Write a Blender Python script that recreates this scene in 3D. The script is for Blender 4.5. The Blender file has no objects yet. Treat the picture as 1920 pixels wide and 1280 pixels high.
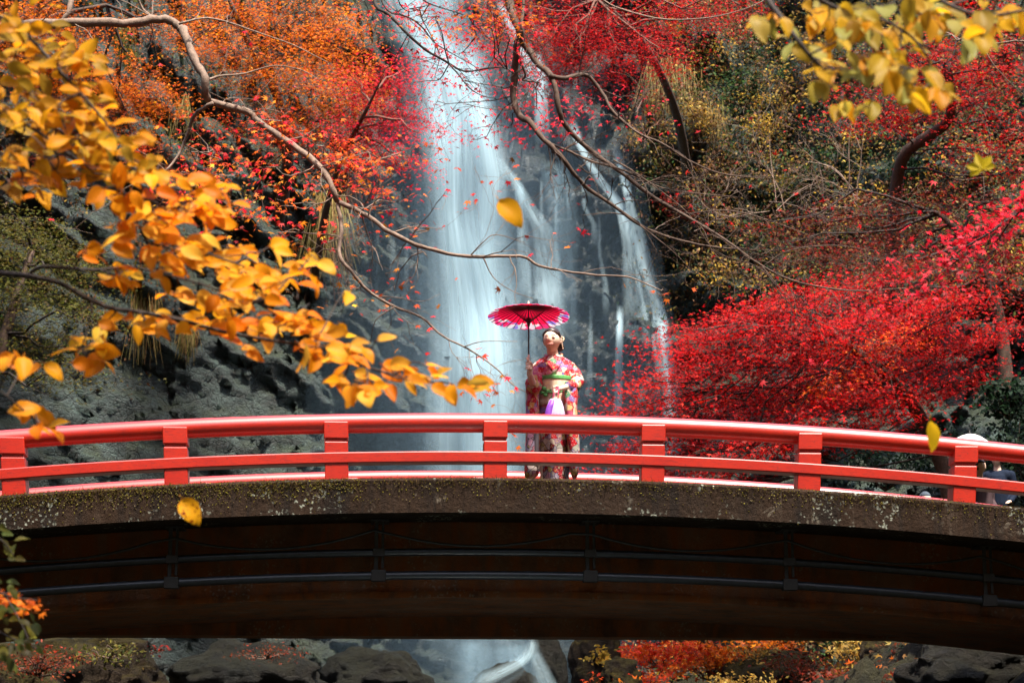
import bpy, bmesh, math, random
import numpy as np
from mathutils import Vector, Matrix, Quaternion, Euler

# ------------------------------------------------------------------ camera, sky, sun, exposure
SC = bpy.context.scene
COL = SC.collection
R_ = math.radians
PITCH = math.atan(836 / 4000.0)
CAM = np.array([0.0, 0.0, 1.6])

cam_data = bpy.data.cameras.new('camera')
cam_data.sensor_width = 36.0
cam_data.lens = 75.0
cam_data.clip_start = 0.1
cam_data.clip_end = 600
cam_data.dof.use_dof = True
cam_data.dof.focus_distance = 17.6
cam_data.dof.aperture_fstop = 6.3
cam = bpy.data.objects.new('camera', cam_data)
COL.objects.link(cam)
cam.location = CAM
cam.rotation_euler = (math.pi / 2 + PITCH, 0, 0)
SC.camera = cam

SUN_DIR = Vector((0.20, -0.34, 0.92)).normalized()       # towards the sun
world = bpy.data.worlds.new('World')
SC.world = world
world.use_nodes = True
wn = world.node_tree
bg = wn.nodes['Background']
sky = wn.nodes.new('ShaderNodeTexSky')
sky.sky_type = 'NISHITA'
sky.sun_disc = False
sky.dust_density = 3.0
sky.ozone_density = 0.4
sky.sun_elevation = math.asin(SUN_DIR.z)
sky.sun_rotation = math.atan2(SUN_DIR.x, SUN_DIR.y)
wn.links.new(sky.outputs[0], bg.inputs[0])
bg.inputs[1].default_value = 0.15
sun_l = bpy.data.lights.new('sun', 'SUN')
sun_l.energy = 3.7
sun_l.angle = R_(4.0)
sun_l.color = (1.0, 0.93, 0.80)
sun = bpy.data.objects.new('sun', sun_l)
COL.objects.link(sun)
sun.location = (10, -5, 40)
sun.rotation_euler = SUN_DIR.to_track_quat('Z', 'Y').to_euler()

SC.view_settings.view_transform = 'Standard'
SC.view_settings.look = 'None'
SC.view_settings.exposure = 1.62
SC.view_settings.gamma = 1.0
SC.view_settings.use_curve_mapping = False
SC.render.engine = 'CYCLES'
SC.cycles.use_denoising = True
SC.cycles.max_bounces = 6
SC.cycles.diffuse_bounces = 3
SC.cycles.glossy_bounces = 2
SC.cycles.transmission_bounces = 3
SC.cycles.transparent_max_bounces = 14
SC.cycles.caustics_reflective = False
SC.cycles.caustics_refractive = False

rng = np.random.default_rng(11)
random.seed(11)
F = 4000.0
CA, SA = math.cos(PITCH), math.sin(PITCH)


def P(px, py, Y):
    """world point seen at photo pixel (px, py) lying Y metres ahead of the camera"""
    u = (px - 960) / F
    v = (640 - py) / F
    t = Y / (CA - v * SA)
    return np.array([u * t, Y, 1.6 + t * (v * CA + SA)])


def ppm(Y):
    return F * 0.985 / Y


# ------------------------------------------------------------------ noise
_perm = np.random.default_rng(3).permutation(512)
_perm = np.concatenate([_perm, _perm])
_grad = np.random.default_rng(4).normal(size=(512, 3))
_grad /= np.linalg.norm(_grad, axis=1)[:, None]


def perlin(p):
    p = np.asarray(p, float)
    i = np.floor(p).astype(int)
    f = p - i
    w = f * f * f * (f * (f * 6 - 15) + 10)
    i &= 511
    out = 0
    for dx in (0, 1):
        for dy in (0, 1):
            for dz in (0, 1):
                h = _perm[(_perm[(_perm[(i[:, 0] + dx) & 511] + i[:, 1] + dy) & 511] + i[:, 2] + dz) & 511] & 511
                g = _grad[h]
                d = (g * (f - np.array([dx, dy, dz]))).sum(1)
                wt = (w[:, 0] if dx else 1 - w[:, 0]) * (w[:, 1] if dy else 1 - w[:, 1]) * (w[:, 2] if dz else 1 - w[:, 2])
                out = out + d * wt
    return out


def fbm(p, o=4, lac=2.0, gain=0.5):
    p = np.asarray(p, float)
    a, s = 1.0, 0
    for k in range(o):
        s = s + a * perlin(p + 17.3 * k)
        p = p * lac
        a *= gain
    return s


def ridged(p, o=4):
    p = np.asarray(p, float)
    a, s = 1.0, 0
    for k in range(o):
        s = s + a * (1 - 2 * np.abs(perlin(p + 7.7 * k)))
        p = p * 2.03
        a *= 0.5
    return s


def cells(x, z, seed=1):
    """2D cellular noise: random value of nearest cell and distance to the border"""
    ix, iz = np.floor(x).astype(int), np.floor(z).astype(int)
    d1 = np.full(x.shape, 9.0)
    d2 = np.full(x.shape, 9.0)
    val = np.zeros(x.shape)
    tx = np.zeros(x.shape)
    tz = np.zeros(x.shape)
    r = np.random.default_rng(seed)
    T = r.random((64, 64, 5))
    for a in (-1, 0, 1):
        for b in (-1, 0, 1):
            c = T[(ix + a) & 63, (iz + b) & 63]
            cx, cz = ix + a + c[..., 0], iz + b + c[..., 1]
            d = np.hypot(x - cx, z - cz)
            m = d < d1
            d2 = np.where(m, d1, np.minimum(d2, d))
            val = np.where(m, c[..., 2] + (c[..., 3] - .5) * (x - cx) * 1.2 + (c[..., 4] - .5) * (z - cz) * 1.2, val)
            d1 = np.where(m, d, d1)
    return val, d2 - d1


# ------------------------------------------------------------------ materials
def mat(name):
    m = bpy.data.materials.new(name)
    m.use_nodes = True
    nt = m.node_tree
    nt.nodes.clear()
    out = nt.nodes.new('ShaderNodeOutputMaterial')
    return m, nt, out


def N(nt, t, **kw):
    n = nt.nodes.new(t)
    for k, v in kw.items():
        setattr(n, k, v)
    return n


def ramp(nt, fac, stops, interp='LINEAR'):
    n = nt.nodes.new('ShaderNodeValToRGB')
    n.color_ramp.interpolation = interp
    el = n.color_ramp.elements
    while len(el) < len(stops):
        el.new(0.5)
    for e, (p, c) in zip(el, stops):
        e.position = p
        e.color = (c[0], c[1], c[2], 1) if len(c) == 3 else c
    nt.links.new(fac, n.inputs[0])
    return n.outputs[0]


def noise(nt, vec, scale, detail=4, rough=0.55, dist=0.0):
    n = nt.nodes.new('ShaderNodeTexNoise')
    n.inputs['Scale'].default_value = scale
    n.inputs['Detail'].default_value = detail
    n.inputs['Roughness'].default_value = rough
    n.inputs['Distortion'].default_value = dist
    if vec is not None:
        nt.links.new(vec, n.inputs['Vector'])
    return n.outputs['Fac']


def mixc(nt, fac, a, b, mode='MIX'):
    n = nt.nodes.new('ShaderNodeMix')
    n.data_type = 'RGBA'
    n.blend_type = mode
    for s, v in ((n.inputs[0], fac), (n.inputs[6], a), (n.inputs[7], b)):
        if isinstance(v, bpy.types.NodeSocket):
            nt.links.new(v, s)
        elif isinstance(v, (int, float)):
            s.default_value = v
        else:
            s.default_value = (*v, 1)
    return n.outputs[2]


def mth(nt, op, a, b=None, clamp=False):
    n = nt.nodes.new('ShaderNodeMath')
    n.operation = op
    n.use_clamp = clamp
    for s, v in ((n.inputs[0], a), (n.inputs[1], b)):
        if v is None:
            continue
        if isinstance(v, bpy.types.NodeSocket):
            nt.links.new(v, s)
        else:
            s.default_value = v
    return n.outputs[0]


def geo(nt, out='Position'):
    return nt.nodes.new('ShaderNodeNewGeometry').outputs[out]


def vscale(nt, vec, s):
    n = nt.nodes.new('ShaderNodeMapping')
    n.inputs['Scale'].default_value = s
    nt.links.new(vec, n.inputs['Vector'])
    return n.outputs[0]


def bump(nt, h, strength, dist=0.02):
    n = nt.nodes.new('ShaderNodeBump')
    n.inputs['Strength'].default_value = strength
    n.inputs['Distance'].default_value = dist
    nt.links.new(h, n.inputs['Height'])
    return n.outputs[0]


def principled(nt, out, col, rough=0.6, normal=None, spec=0.5, **kw):
    b = nt.nodes.new('ShaderNodeBsdfPrincipled')
    for key, v in (('Base Color', col), ('Roughness', rough), ('Specular IOR Level', spec)):
        if isinstance(v, bpy.types.NodeSocket):
            nt.links.new(v, b.inputs[key])
        elif isinstance(v, (int, float)):
            b.inputs[key].default_value = v
        else:
            b.inputs[key].default_value = (*v, 1)
    for k, v in kw.items():
        b.inputs[k].default_value = v
    if normal is not None:
        nt.links.new(normal, b.inputs['Normal'])
    if out is not None:
        nt.links.new(b.outputs[0], out.inputs[0])
    return b


M = {}


def simple(name, col, rough=0.6, var=0.25, scale=8.0, bmp=0.0, spec=0.5, **kw):
    m, nt, out = mat(name)
    g = geo(nt)
    n = noise(nt, g, scale, 5)
    dark = tuple(c * (1 - var) for c in col)
    lite = tuple(min(1, c * (1 + var)) for c in col)
    c = ramp(nt, n, [(0.3, dark), (0.7, lite)])
    nb = bump(nt, noise(nt, g, scale * 4, 5), bmp, 0.01) if bmp else None
    principled(nt, out, c, rough, nb, spec, **kw)
    M[name] = m
    return m


def leaf_mat(name, trans=0.45, rough=0.5, objcol=False, spots=False):
    m, nt, out = mat(name)
    if objcol:
        c = nt.nodes.new('ShaderNodeObjectInfo').outputs['Color']
        tc = nt.nodes.new('ShaderNodeTexCoord').outputs['Object']
        n = noise(nt, tc, 40, 4)
        c = mixc(nt, ramp(nt, n, [(0.45, (0, 0, 0)), (0.8, (.4, .4, .4))]), c, mixc(nt, 0.8, c, (.30, .07, .0)))
        # side veins as slightly darker lines
        w = N(nt, 'ShaderNodeTexWave')
        w.inputs['Scale'].default_value = 38
        w.inputs['Distortion'].default_value = 1.0
        nt.links.new(vscale(nt, tc, (0.6, 1, 1)), w.inputs['Vector'])
        c = mixc(nt, mth(nt, 'MULTIPLY', w.outputs['Fac'], 0.16), c, (.3, .08, .01))
        if spots:
            sp = noise(nt, tc, 7.0, 3)
            c = mixc(nt, ramp(nt, sp, [(0.56, (0, 0, 0)), (0.62, (1, 1, 1))]), c, (.16, .01, .003))
    else:
        a = nt.nodes.new('ShaderNodeAttribute')
        a.attribute_name = 'Col'
        c = a.outputs['Color']
    b = principled(nt, None, c, rough, None, 0.12)
    t = nt.nodes.new('ShaderNodeBsdfTranslucent')
    nt.links.new(c, t.inputs[0])
    mx = nt.nodes.new('ShaderNodeMixShader')
    mx.inputs[0].default_value = trans
    nt.links.new(b.outputs[0], mx.inputs[1])
    nt.links.new(t.outputs[0], mx.inputs[2])
    nt.links.new(mx.outputs[0], out.inputs[0])
    M[name] = m


leaf_mat('leaf')
leaf_mat('beech_leaf', 0.6, 0.45, True)
leaf_mat('spotted_leaf', 0.4, 0.45, True, True)


def paint_mat():
    m, nt, out = mat('red_paint')
    g = geo(nt)
    n1 = noise(nt, g, 3.0, 6, 0.6)
    n2 = noise(nt, vscale(nt, g, (2, 2, 9)), 9.0, 5, 0.65)
    c = mixc(nt, ramp(nt, n1, [(0.35, (0, 0, 0)), (0.7, (1, 1, 1))]), (.40, .0085, .0006), (.47, .0150, .0010))
    c = mixc(nt, ramp(nt, n2, [(0.50, (0, 0, 0)), (0.72, (.7, .7, .7))]), c, (.17, .006, .004))
    sp = noise(nt, g, 38, 4, 0.7)
    c = mixc(nt, ramp(nt, sp, [(0.62, (0, 0, 0)), (0.74, (.8, .8, .8))]), c, (.07, .012, .008))
    chip = noise(nt, g, 14, 6, 0.7, 0.6)
    c = mixc(nt, ramp(nt, chip, [(0.70, (0, 0, 0)), (0.73, (.6, .6, .6))]), c, (.40, .06, .03))
    nb = bump(nt, noise(nt, vscale(nt, g, (1, 1, 1)), 60, 4), 0.12, 0.01)
    principled(nt, out, c, ramp(nt, n2, [(0.3, (.30,) * 3), (0.8, (.5,) * 3)]), nb, 0.15,
               **{'Coat Weight': 1.0, 'Coat Roughness': 0.38, 'Coat IOR': 1.65})
    M['red_paint'] = m


paint_mat()


def concrete_mat(name, dark, mid, moss, lichen_amt=1.0, soot=0.0):
    m, nt, out = mat(name)
    g = geo(nt)
    n1 = noise(nt, g, 2.2, 7, 0.65)
    n2 = noise(nt, vscale(nt, g, (1, 1, .35)), 7.0, 6, 0.65, 0.4)
    c = ramp(nt, n1, [(0.3, dark), (0.52, mid), (0.72, tuple(x * 1.5 for x in mid))])
    c = mixc(nt, ramp(nt, n2, [(0.42, (0, 0, 0)), (0.62, (.85, .85, .85))]), c, moss)
    # pale lichen blotches
    v = N(nt, 'ShaderNodeTexVoronoi')
    v.inputs['Scale'].default_value = 30
    wv = N(nt, 'ShaderNodeVectorMath', operation='ADD')
    nn = N(nt, 'ShaderNodeTexNoise')
    nn.inputs['Scale'].default_value = 25
    nt.links.new(g, nn.inputs['Vector'])
    sc = N(nt, 'ShaderNodeVectorMath', operation='SCALE')
    sc.inputs[3].default_value = 0.06
    nt.links.new(nn.outputs['Color'], sc.inputs[0])
    nt.links.new(g, wv.inputs[0])
    nt.links.new(sc.outputs[0], wv.inputs[1])
    nt.links.new(wv.outputs[0], v.inputs['Vector'])
    spots = ramp(nt, v.outputs['Distance'], [(0.22, (1, 1, 1)), (0.38, (0, 0, 0))])
    where = ramp(nt, noise(nt, g, 2.6, 4, 0.6), [(0.53, (0, 0, 0)), (0.60, (lichen_amt,) * 3)])
    c = mixc(nt, mth(nt, 'MULTIPLY', spots, where), c, (.36, .38, .31))
    big = ramp(nt, noise(nt, g, 5.5, 6, 0.7, 0.5), [(0.62, (0, 0, 0)), (0.68, (.7 * lichen_amt,) * 3)])
    c = mixc(nt, big, c, (.20, .17, .13))
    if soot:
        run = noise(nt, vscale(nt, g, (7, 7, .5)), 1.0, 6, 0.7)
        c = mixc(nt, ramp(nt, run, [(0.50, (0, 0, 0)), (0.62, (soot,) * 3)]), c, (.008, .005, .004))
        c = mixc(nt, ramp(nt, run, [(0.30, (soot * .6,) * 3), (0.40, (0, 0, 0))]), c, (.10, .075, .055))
    nb = bump(nt, noise(nt, g, 24, 7, 0.7), 0.6, 0.03)
    principled(nt, out, c, 0.9, nb, 0.2)
    M[name] = m


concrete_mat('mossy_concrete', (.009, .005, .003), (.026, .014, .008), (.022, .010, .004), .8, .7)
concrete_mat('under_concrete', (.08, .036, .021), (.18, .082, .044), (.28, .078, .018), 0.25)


def rock_mat(name, a, b, c3, moss, mossamt, rough=0.55, wet=False, palec=(.20, .23, .24)):
    m, nt, out = mat(name)
    g = geo(nt)
    n1 = noise(nt, g, 0.35, 6, 0.6, 0.4)
    n2 = noise(nt, vscale(nt, g, (1, 1, 2.2)), 1.6, 8, 0.68, 0.8)
    c = ramp(nt, n2, [(0.28, a), (0.5, b), (0.72, c3)])
    c = mixc(nt, ramp(nt, n1, [(0.35, (0, 0, 0)), (0.65, (.8, .8, .8))]), c, mixc(nt, 0.6, c, (.055, .040, .028)))
    # moss prefers ledges and rough patches
    nz = N(nt, 'ShaderNodeSeparateXYZ')
    nt.links.new(geo(nt, 'Normal'), nz.inputs[0])
    nm = noise(nt, g, 1.1, 7, 0.7)
    k = mth(nt, 'ADD', mth(nt, 'MULTIPLY', nz.outputs[2], 0.35), nm)
    c = mixc(nt, ramp(nt, k, [(0.52, (0, 0, 0)), (0.75, (mossamt,) * 3)]), c, moss)
    fine = noise(nt, g, 14, 6, 0.75)
    c = mixc(nt, ramp(nt, fine, [(0.3, (.7,) * 3), (0.6, (0, 0, 0))]), c, mixc(nt, 0.55, c, (.008, .009, .010)))
    mp = N(nt, 'ShaderNodeMapping')
    mp.inputs['Rotation'].default_value = (0, R_(-22), 0)
    mp.inputs['Scale'].default_value = (2.4, 2.4, 11)
    nt.links.new(g, mp.inputs['Vector'])
    sk = noise(nt, mp.outputs[0], 1.5, 7, 0.75, 1.0)
    if not wet:
        sk = noise(nt, g, 3.0, 4, 0.5)
    c = mixc(nt, ramp(nt, sk, [(0.36, (.75,) * 3), (0.5, (0, 0, 0))]), c, mixc(nt, 0.65, c, (.006, .007, .008)))
    c = mixc(nt, ramp(nt, sk, [(0.56, (0, 0, 0)), (0.68, (.6,) * 3)]), c, mixc(nt, 0.5, c, c3))
    pale = noise(nt, g, 5.0, 7, 0.75, 0.6)
    c = mixc(nt, ramp(nt, pale, [(0.66, (0, 0, 0)), (0.74, (.55,) * 3)]), c, palec)
    vo = N(nt, 'ShaderNodeTexVoronoi', feature='DISTANCE_TO_EDGE')
    vo.inputs['Scale'].default_value = 2.6
    wn_ = N(nt, 'ShaderNodeTexNoise')
    wn_.inputs['Scale'].default_value = 2.0
    wn_.inputs['Detail'].default_value = 5
    nt.links.new(g, wn_.inputs['Vector'])
    va = N(nt, 'ShaderNodeVectorMath', operation='MULTIPLY_ADD')
    va.inputs[1].default_value = (.9, .9, .9)
    nt.links.new(wn_.outputs['Color'], va.inputs[0])
    nt.links.new(vscale(nt, g, (1, 1, 1.9)), va.inputs[2])
    nt.links.new(va.outputs[0], vo.inputs['Vector'])
    crack = ramp(nt, vo.outputs['Distance'], [(0.0, (0, 0, 0)), (0.07, (1, 1, 1))])
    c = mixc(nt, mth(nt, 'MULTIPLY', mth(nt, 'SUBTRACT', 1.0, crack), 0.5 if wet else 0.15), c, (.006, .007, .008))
    if wet:
        # the strip that the fall keeps wet is darker and glossier
        sx = N(nt, 'ShaderNodeSeparateXYZ')
        nt.links.new(g, sx.inputs[0])
        dx = mth(nt, 'ABSOLUTE', mth(nt, 'SUBTRACT', mth(nt, 'ADD', sx.outputs[0], mth(nt, 'MULTIPLY', sx.outputs[2], 0.10)), 1.9))
        dx = mth(nt, 'ADD', dx, mth(nt, 'MULTIPLY', noise(nt, g, 0.8, 5, 0.6), 2.2))
        wz_ = ramp(nt, mth(nt, 'DIVIDE', dx, 10.0), [(0.30, (1, 1, 1)), (0.50, (0, 0, 0))])
        c = mixc(nt, mth(nt, 'MULTIPLY', wz_, 0.72), c, mixc(nt, 0.86, c, (.014, .015, .024), 'MIX'))
        rough = mth(nt, 'SUBTRACT', rough, mth(nt, 'MULTIPLY', wz_, 0.22))
    h = mth(nt, 'ADD', noise(nt, vscale(nt, g, (1, 1, 1.8)), 4.5, 9, 0.78, 0.5), mth(nt, 'MULTIPLY', fine, 0.45))
    h = mth(nt, 'ADD', h, mth(nt, 'MULTIPLY', crack, 0.25 if wet else 0.05))
    nb = bump(nt, h, 1.0, 0.5 if wet else 0.18)
    principled(nt, out, c, rough, nb, 0.55 if wet else 0.15)
    M[name] = m


rock_mat('cliff_rock', (.028, .042, .043), (.085, .140, .135), (.18, .285, .26), (.065, .090, .024), 0.65, 0.65, True)
rock_mat('boulder_rock', (.008, .005, .003), (.028, .017, .010), (.055, .036, .022), (.06, .045, .007), 0.9, 0.9, False, (.055, .042, .028))
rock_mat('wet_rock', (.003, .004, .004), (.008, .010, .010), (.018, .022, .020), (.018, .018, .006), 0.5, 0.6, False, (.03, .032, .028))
rock_mat('bed_rock', (.006, .005, .004), (.018, .015, .011), (.040, .033, .024), (.045, .045, .012), 0.5, 0.6)
rock_mat('forest_floor', (.016, .011, .006), (.045, .028, .014), (.085, .045, .018), (.03, .035, .008), 0.5, 0.95)
simple('bark_pale', (.20, .135, .10), 0.85, 0.35, 25, 0.5)
simple('bark_brown', (.085, .050, .034), 0.85, 0.4, 25, 0.5)
simple('bark_dark', (.030, .020, .016), 0.85, 0.4, 25, 0.4)
simple('twig_red', (.13, .050, .032), 0.8, 0.3, 12)
simple('pipe_metal', (.022, .027, .036), 0.35, 0.3, 20)
simple('iron', (.02, .018, .017), 0.6, 0.4, 20)
simple('skin', (.86, .60, .46), 0.5, 0.03, 10, 0.0, 0.35)
simple('hair_brown', (.030, .012, .008), 0.4, 0.4, 60)
simple('lips', (.66, .24, .20), 0.35, 0.1)
simple('eye_dark', (.035, .018, .012), 0.2, 0.1)
simple('eye_white', (.66, .52, .45), 0.3, 0.05)
simple('obi_green', (.10, .36, .10), 0.6, 0.35, 60)
simple('obi_cream', (.70, .50, .34), 0.65, 0.12, 30)
m, nt, out = mat('obi_brocade')
tc = nt.nodes.new('ShaderNodeTexCoord').outputs['Object']
v = N(nt, 'ShaderNodeTexVoronoi')
v.inputs['Scale'].default_value = 26
nt.links.new(tc, v.inputs['Vector'])
sp_ = N(nt, 'ShaderNodeSeparateColor')
nt.links.new(v.outputs['Color'], sp_.inputs[0])
c = ramp(nt, sp_.outputs[0], [(0, (.72, .52, .36)), (.45, (.80, .66, .50)), (.70, (.66, .34, .24)), (.80, (.16, .36, .14)), (.90, (.78, .60, .30))], 'CONSTANT')
c = mixc(nt, ramp(nt, noise(nt, tc, 45, 3), [(.5, (0, 0, 0)), (.56, (.6,) * 3)]), c, (.80, .68, .52))
principled(nt, out, c, .55, None, .4)
M['obi_brocade'] = m
simple('lining_dark', (.035, .022, .030), 0.8, 0.2)
simple('strap_pink', (.62, .06, .15), 0.5, 0.1)
simple('purse_purple', (.27, .07, .55), 0.5, 0.15, 30)
simple('purse_pale', (.62, .48, .74), 0.5, 0.2, 45)
simple('lacquer_dark', (.035, .012, .015), 0.3, 0.2)
simple('bamboo', (.62, .47, .36), 0.5, 0.1)
simple('white_cloth', (.80, .80, .80), 0.7, 0.04)
simple('cloth_mauve', (.07, .045, .05), 0.85, 0.2, spec=0.08)
simple('cloth_navy', (.012, .018, .035), 0.85, 0.2, spec=0.08)
simple('cloth_grey', (.06, .075, .095), 0.85, 0.15, spec=0.08)
simple('cloth_black', (.015, .015, .018), 0.85, 0.2, spec=0.08)


def water_mat(name, ss, vs, lo, hi, col, maxa=1.0):
    """long-exposure silk: streaks that run down the sheet; u across, v along"""
    m, nt, out = mat(name)
    uv = N(nt, 'ShaderNodeUVMap').outputs[0]
    a = nt.nodes.new('ShaderNodeAttribute')
    a.attribute_name = 'dens'
    s1 = noise(nt, vscale(nt, uv, (ss, vs, 1)), 1.0, 5, 0.6, 0.3)
    s2 = noise(nt, vscale(nt, uv, (ss * 4.5, vs * 1.5, 1)), 1.0, 5, 0.65, 0.2)
    k = mth(nt, 'ADD', mth(nt, 'MULTIPLY', s1, 0.65), mth(nt, 'MULTIPLY', s2, 0.35))
    al = ramp(nt, k, [(lo, (.10,) * 3), (hi, (maxa,) * 3)])
    al = mth(nt, 'MULTIPLY', al, a.outputs['Fac'], True)
    d = N(nt, 'ShaderNodeBsdfDiffuse')
    d.inputs[0].default_value = (*col, 1)
    t = N(nt, 'ShaderNodeBsdfTranslucent')
    t.inputs[0].default_value = (*col, 1)
    mx0 = N(nt, 'ShaderNodeMixShader')
    mx0.inputs[0].default_value = 0.4
    nt.links.new(d.outputs[0], mx0.inputs[1])
    nt.links.new(t.outputs[0], mx0.inputs[2])
    tr = N(nt, 'ShaderNodeBsdfTransparent')
    mx = N(nt, 'ShaderNodeMixShader')
    nt.links.new(al, mx.inputs[0])
    nt.links.new(tr.outputs[0], mx.inputs[1])
    nt.links.new(mx0.outputs[0], mx.inputs[2])
    nt.links.new(mx.outputs[0], out.inputs[0])
    M[name] = m


water_mat('silk_water', 9.0, 0.10, 0.32, 0.72, (.52, .71, .80), .88)
water_mat('silk_veil', 5.0, 0.07, 0.30, 0.80, (.36, .55, .68), 0.45)
water_mat('silk_thread', 4.0, 0.35, 0.34, 0.66, (.54, .73, .82), .92)


def pool_mat():
    m, nt, out = mat('stream_water')
    g = geo(nt)
    n = noise(nt, g, 1.2, 6, 0.6, 1.5)
    c = ramp(nt, n, [(0.45, (.02, .035, .04)), (0.7, (.30, .42, .46))])
    principled(nt, out, c, 0.15, bump(nt, noise(nt, g, 5, 4), 0.3, 0.05), 0.5)
    M['stream_water'] = m


pool_mat()


def kimono_mat():
    m, nt, out = mat('kimono_silk')
    tc = nt.nodes.new('ShaderNodeTexCoord').outputs['Object']
    warp = N(nt, 'ShaderNodeTexNoise')
    warp.inputs['Scale'].default_value = 9
    nt.links.new(tc, warp.inputs['Vector'])
    sc = N(nt, 'ShaderNodeVectorMath', operation='SCALE')
    sc.inputs[3].default_value = 0.06
    nt.links.new(warp.outputs['Color'], sc.inputs[0])
    ad = N(nt, 'ShaderNodeVectorMath', operation='ADD')
    nt.links.new(tc, ad.inputs[0])
    nt.links.new(sc.outputs[0], ad.inputs[1])
    v = N(nt, 'ShaderNodeTexVoronoi')
    v.inputs['Scale'].default_value = 21
    nt.links.new(ad.outputs[0], v.inputs['Vector'])
    sep = N(nt, 'ShaderNodeSeparateColor')
    nt.links.new(v.outputs['Color'], sep.inputs[0])
    top = ramp(nt, sep.outputs[0], [(0, (.62, .010, .025)), (.24, (.66, .10, .22)), (.36, (.80, .60, .25)), (.46, (.82, .70, .55)),
                                    (.58, (.60, .012, .03)), (.70, (.75, .22, .34)), (.77, (.10, .32, .16)), (.83, (.85, .74, .64)), (.88, (.75, .32, .08)), (.93, (.28, .16, .48))], 'CONSTANT')
    low = ramp(nt, sep.outputs[0], [(0, (.45, .012, .03)), (.16, (.36, .30, .42)), (.34, (.70, .52, .28)), (.46, (.62, .30, .42)),
                                    (.58, (.30, .27, .34)), (.72, (.55, .02, .04)), (.82, (.70, .60, .55)), (.92, (.50, .40, .10))], 'CONSTANT')
    sx = N(nt, 'ShaderNodeSeparateXYZ')
    nt.links.new(tc, sx.inputs[0])
    hz = ramp(nt, mth(nt, 'ADD', sx.outputs[2], mth(nt, 'MULTIPLY', mth(nt, 'SUBTRACT', sep.outputs[1], 0.5), 0.3)), [(0.55, (0, 0, 0)), (0.75, (1, 1, 1))])
    c = mixc(nt, hz, low, top)
    # petals: rings of small marks inside each blossom
    v2 = N(nt, 'ShaderNodeTexVoronoi')
    v2.inputs['Scale'].default_value = 75
    nt.links.new(ad.outputs[0], v2.inputs['Vector'])
    pet = ramp(nt, v2.outputs['Distance'], [(0.22, (.65,) * 3), (0.42, (0, 0, 0))])
    c = mixc(nt, pet, c, mixc(nt, 0.7, c, (.95, .85, .72)))
    core = ramp(nt, v.outputs['Distance'], [(0.12, (1, 1, 1)), (0.18, (0, 0, 0))])
    c = mixc(nt, mth(nt, 'MULTIPLY', core, 0.7), c, (.85, .62, .12))
    ve = N(nt, 'ShaderNodeTexVoronoi', feature='DISTANCE_TO_EDGE')
    ve.inputs['Scale'].default_value = 21
    nt.links.new(ad.outputs[0], ve.inputs['Vector'])
    edge = ramp(nt, ve.outputs['Distance'], [(0.02, (1, 1, 1)), (0.06, (0, 0, 0))])
    c = mixc(nt, mth(nt, 'MULTIPLY', edge, mth(nt, 'SUBTRACT', 1.0, mth(nt, 'MULTIPLY', hz, 0.65))), c, (.03, .015, .03))
    c = mixc(nt, 1.0, c, (.74, .70, .70), 'MULTIPLY')
    principled(nt, out, c, 0.6, bump(nt, noise(nt, tc, 30, 3), 0.15, 0.01), 0.2)
    M['kimono_silk'] = m


kimono_mat()


def parasol_mat():
    m, nt, out = mat('parasol_paper')
    tc = nt.nodes.new('ShaderNodeTexCoord').outputs['Object']
    sx = N(nt, 'ShaderNodeSeparateXYZ')
    nt.links.new(tc, sx.inputs[0])
    r = mth(nt, 'SQRT', mth(nt, 'ADD', mth(nt, 'MULTIPLY', sx.outputs[0], sx.outputs[0]), mth(nt, 'MULTIPLY', sx.outputs[1], sx.outputs[1])))
    v = N(nt, 'ShaderNodeTexVoronoi')
    v.inputs['Scale'].default_value = 22
    nt.links.new(tc, v.inputs['Vector'])
    sep = N(nt, 'ShaderNodeSeparateColor')
    nt.links.new(v.outputs['Color'], sep.inputs[0])
    pat = ramp(nt, sep.outputs[0], [(0, (.55, .52, .56)), (.24, (.60, .03, .16)), (.45, (.20, .16, .50)), (.62, (.36, .50, .56)), (.70, (.55, .48, .54)), (.80, (.55, .02, .11))], 'CONSTANT')
    rj = mth(nt, 'ADD', r, mth(nt, 'MULTIPLY', mth(nt, 'SUBTRACT', sep.outputs[1], 0.5), 0.05))
    c = mixc(nt, ramp(nt, rj, [(0.262, (0, 0, 0)), (0.266, (1, 1, 1))]), (.66, .005, .045), pat)
    d = principled(nt, None, c, 0.6, None, 0.3)
    t = N(nt, 'ShaderNodeBsdfTranslucent')
    nt.links.new(c, t.inputs[0])
    mx = N(nt, 'ShaderNodeMixShader')
    mx.inputs[0].default_value = 0.42
    nt.links.new(d.outputs[0], mx.inputs[1])
    nt.links.new(t.outputs[0], mx.inputs[2])
    nt.links.new(mx.outputs[0], out.inputs[0])
    M['parasol_paper'] = m


parasol_mat()

# ------------------------------------------------------------------ object helpers
ORG = {}


def tag(o, label, cat, group=None, kind=None):
    if label:
        o['label'] = label
    if cat:
        o['category'] = cat
    if group:
        o['group'] = group
    if kind:
        o['kind'] = kind
    return o


def thing(name, label, cat, loc, group=None, parent=None):
    o = bpy.data.objects.new(name, None)
    o.empty_display_size = 0.2
    COL.objects.link(o)
    o.location = loc
    ORG[o.name] = np.array(loc, float)
    return tag(o, label, cat, group)


def link(name, me, material=None, parent=None, loc=None):
    o = bpy.data.objects.new(name, me)
    COL.objects.link(o)
    if material is not None and not me.materials:
        me.materials.append(M[material])
    w = np.array(loc if loc is not None else (0, 0, 0), float)
    if parent is not None:
        o.parent = parent
        o.location = w - ORG[parent.name]
    else:
        o.location = w
    ORG[o.name] = w
    return o


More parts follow.
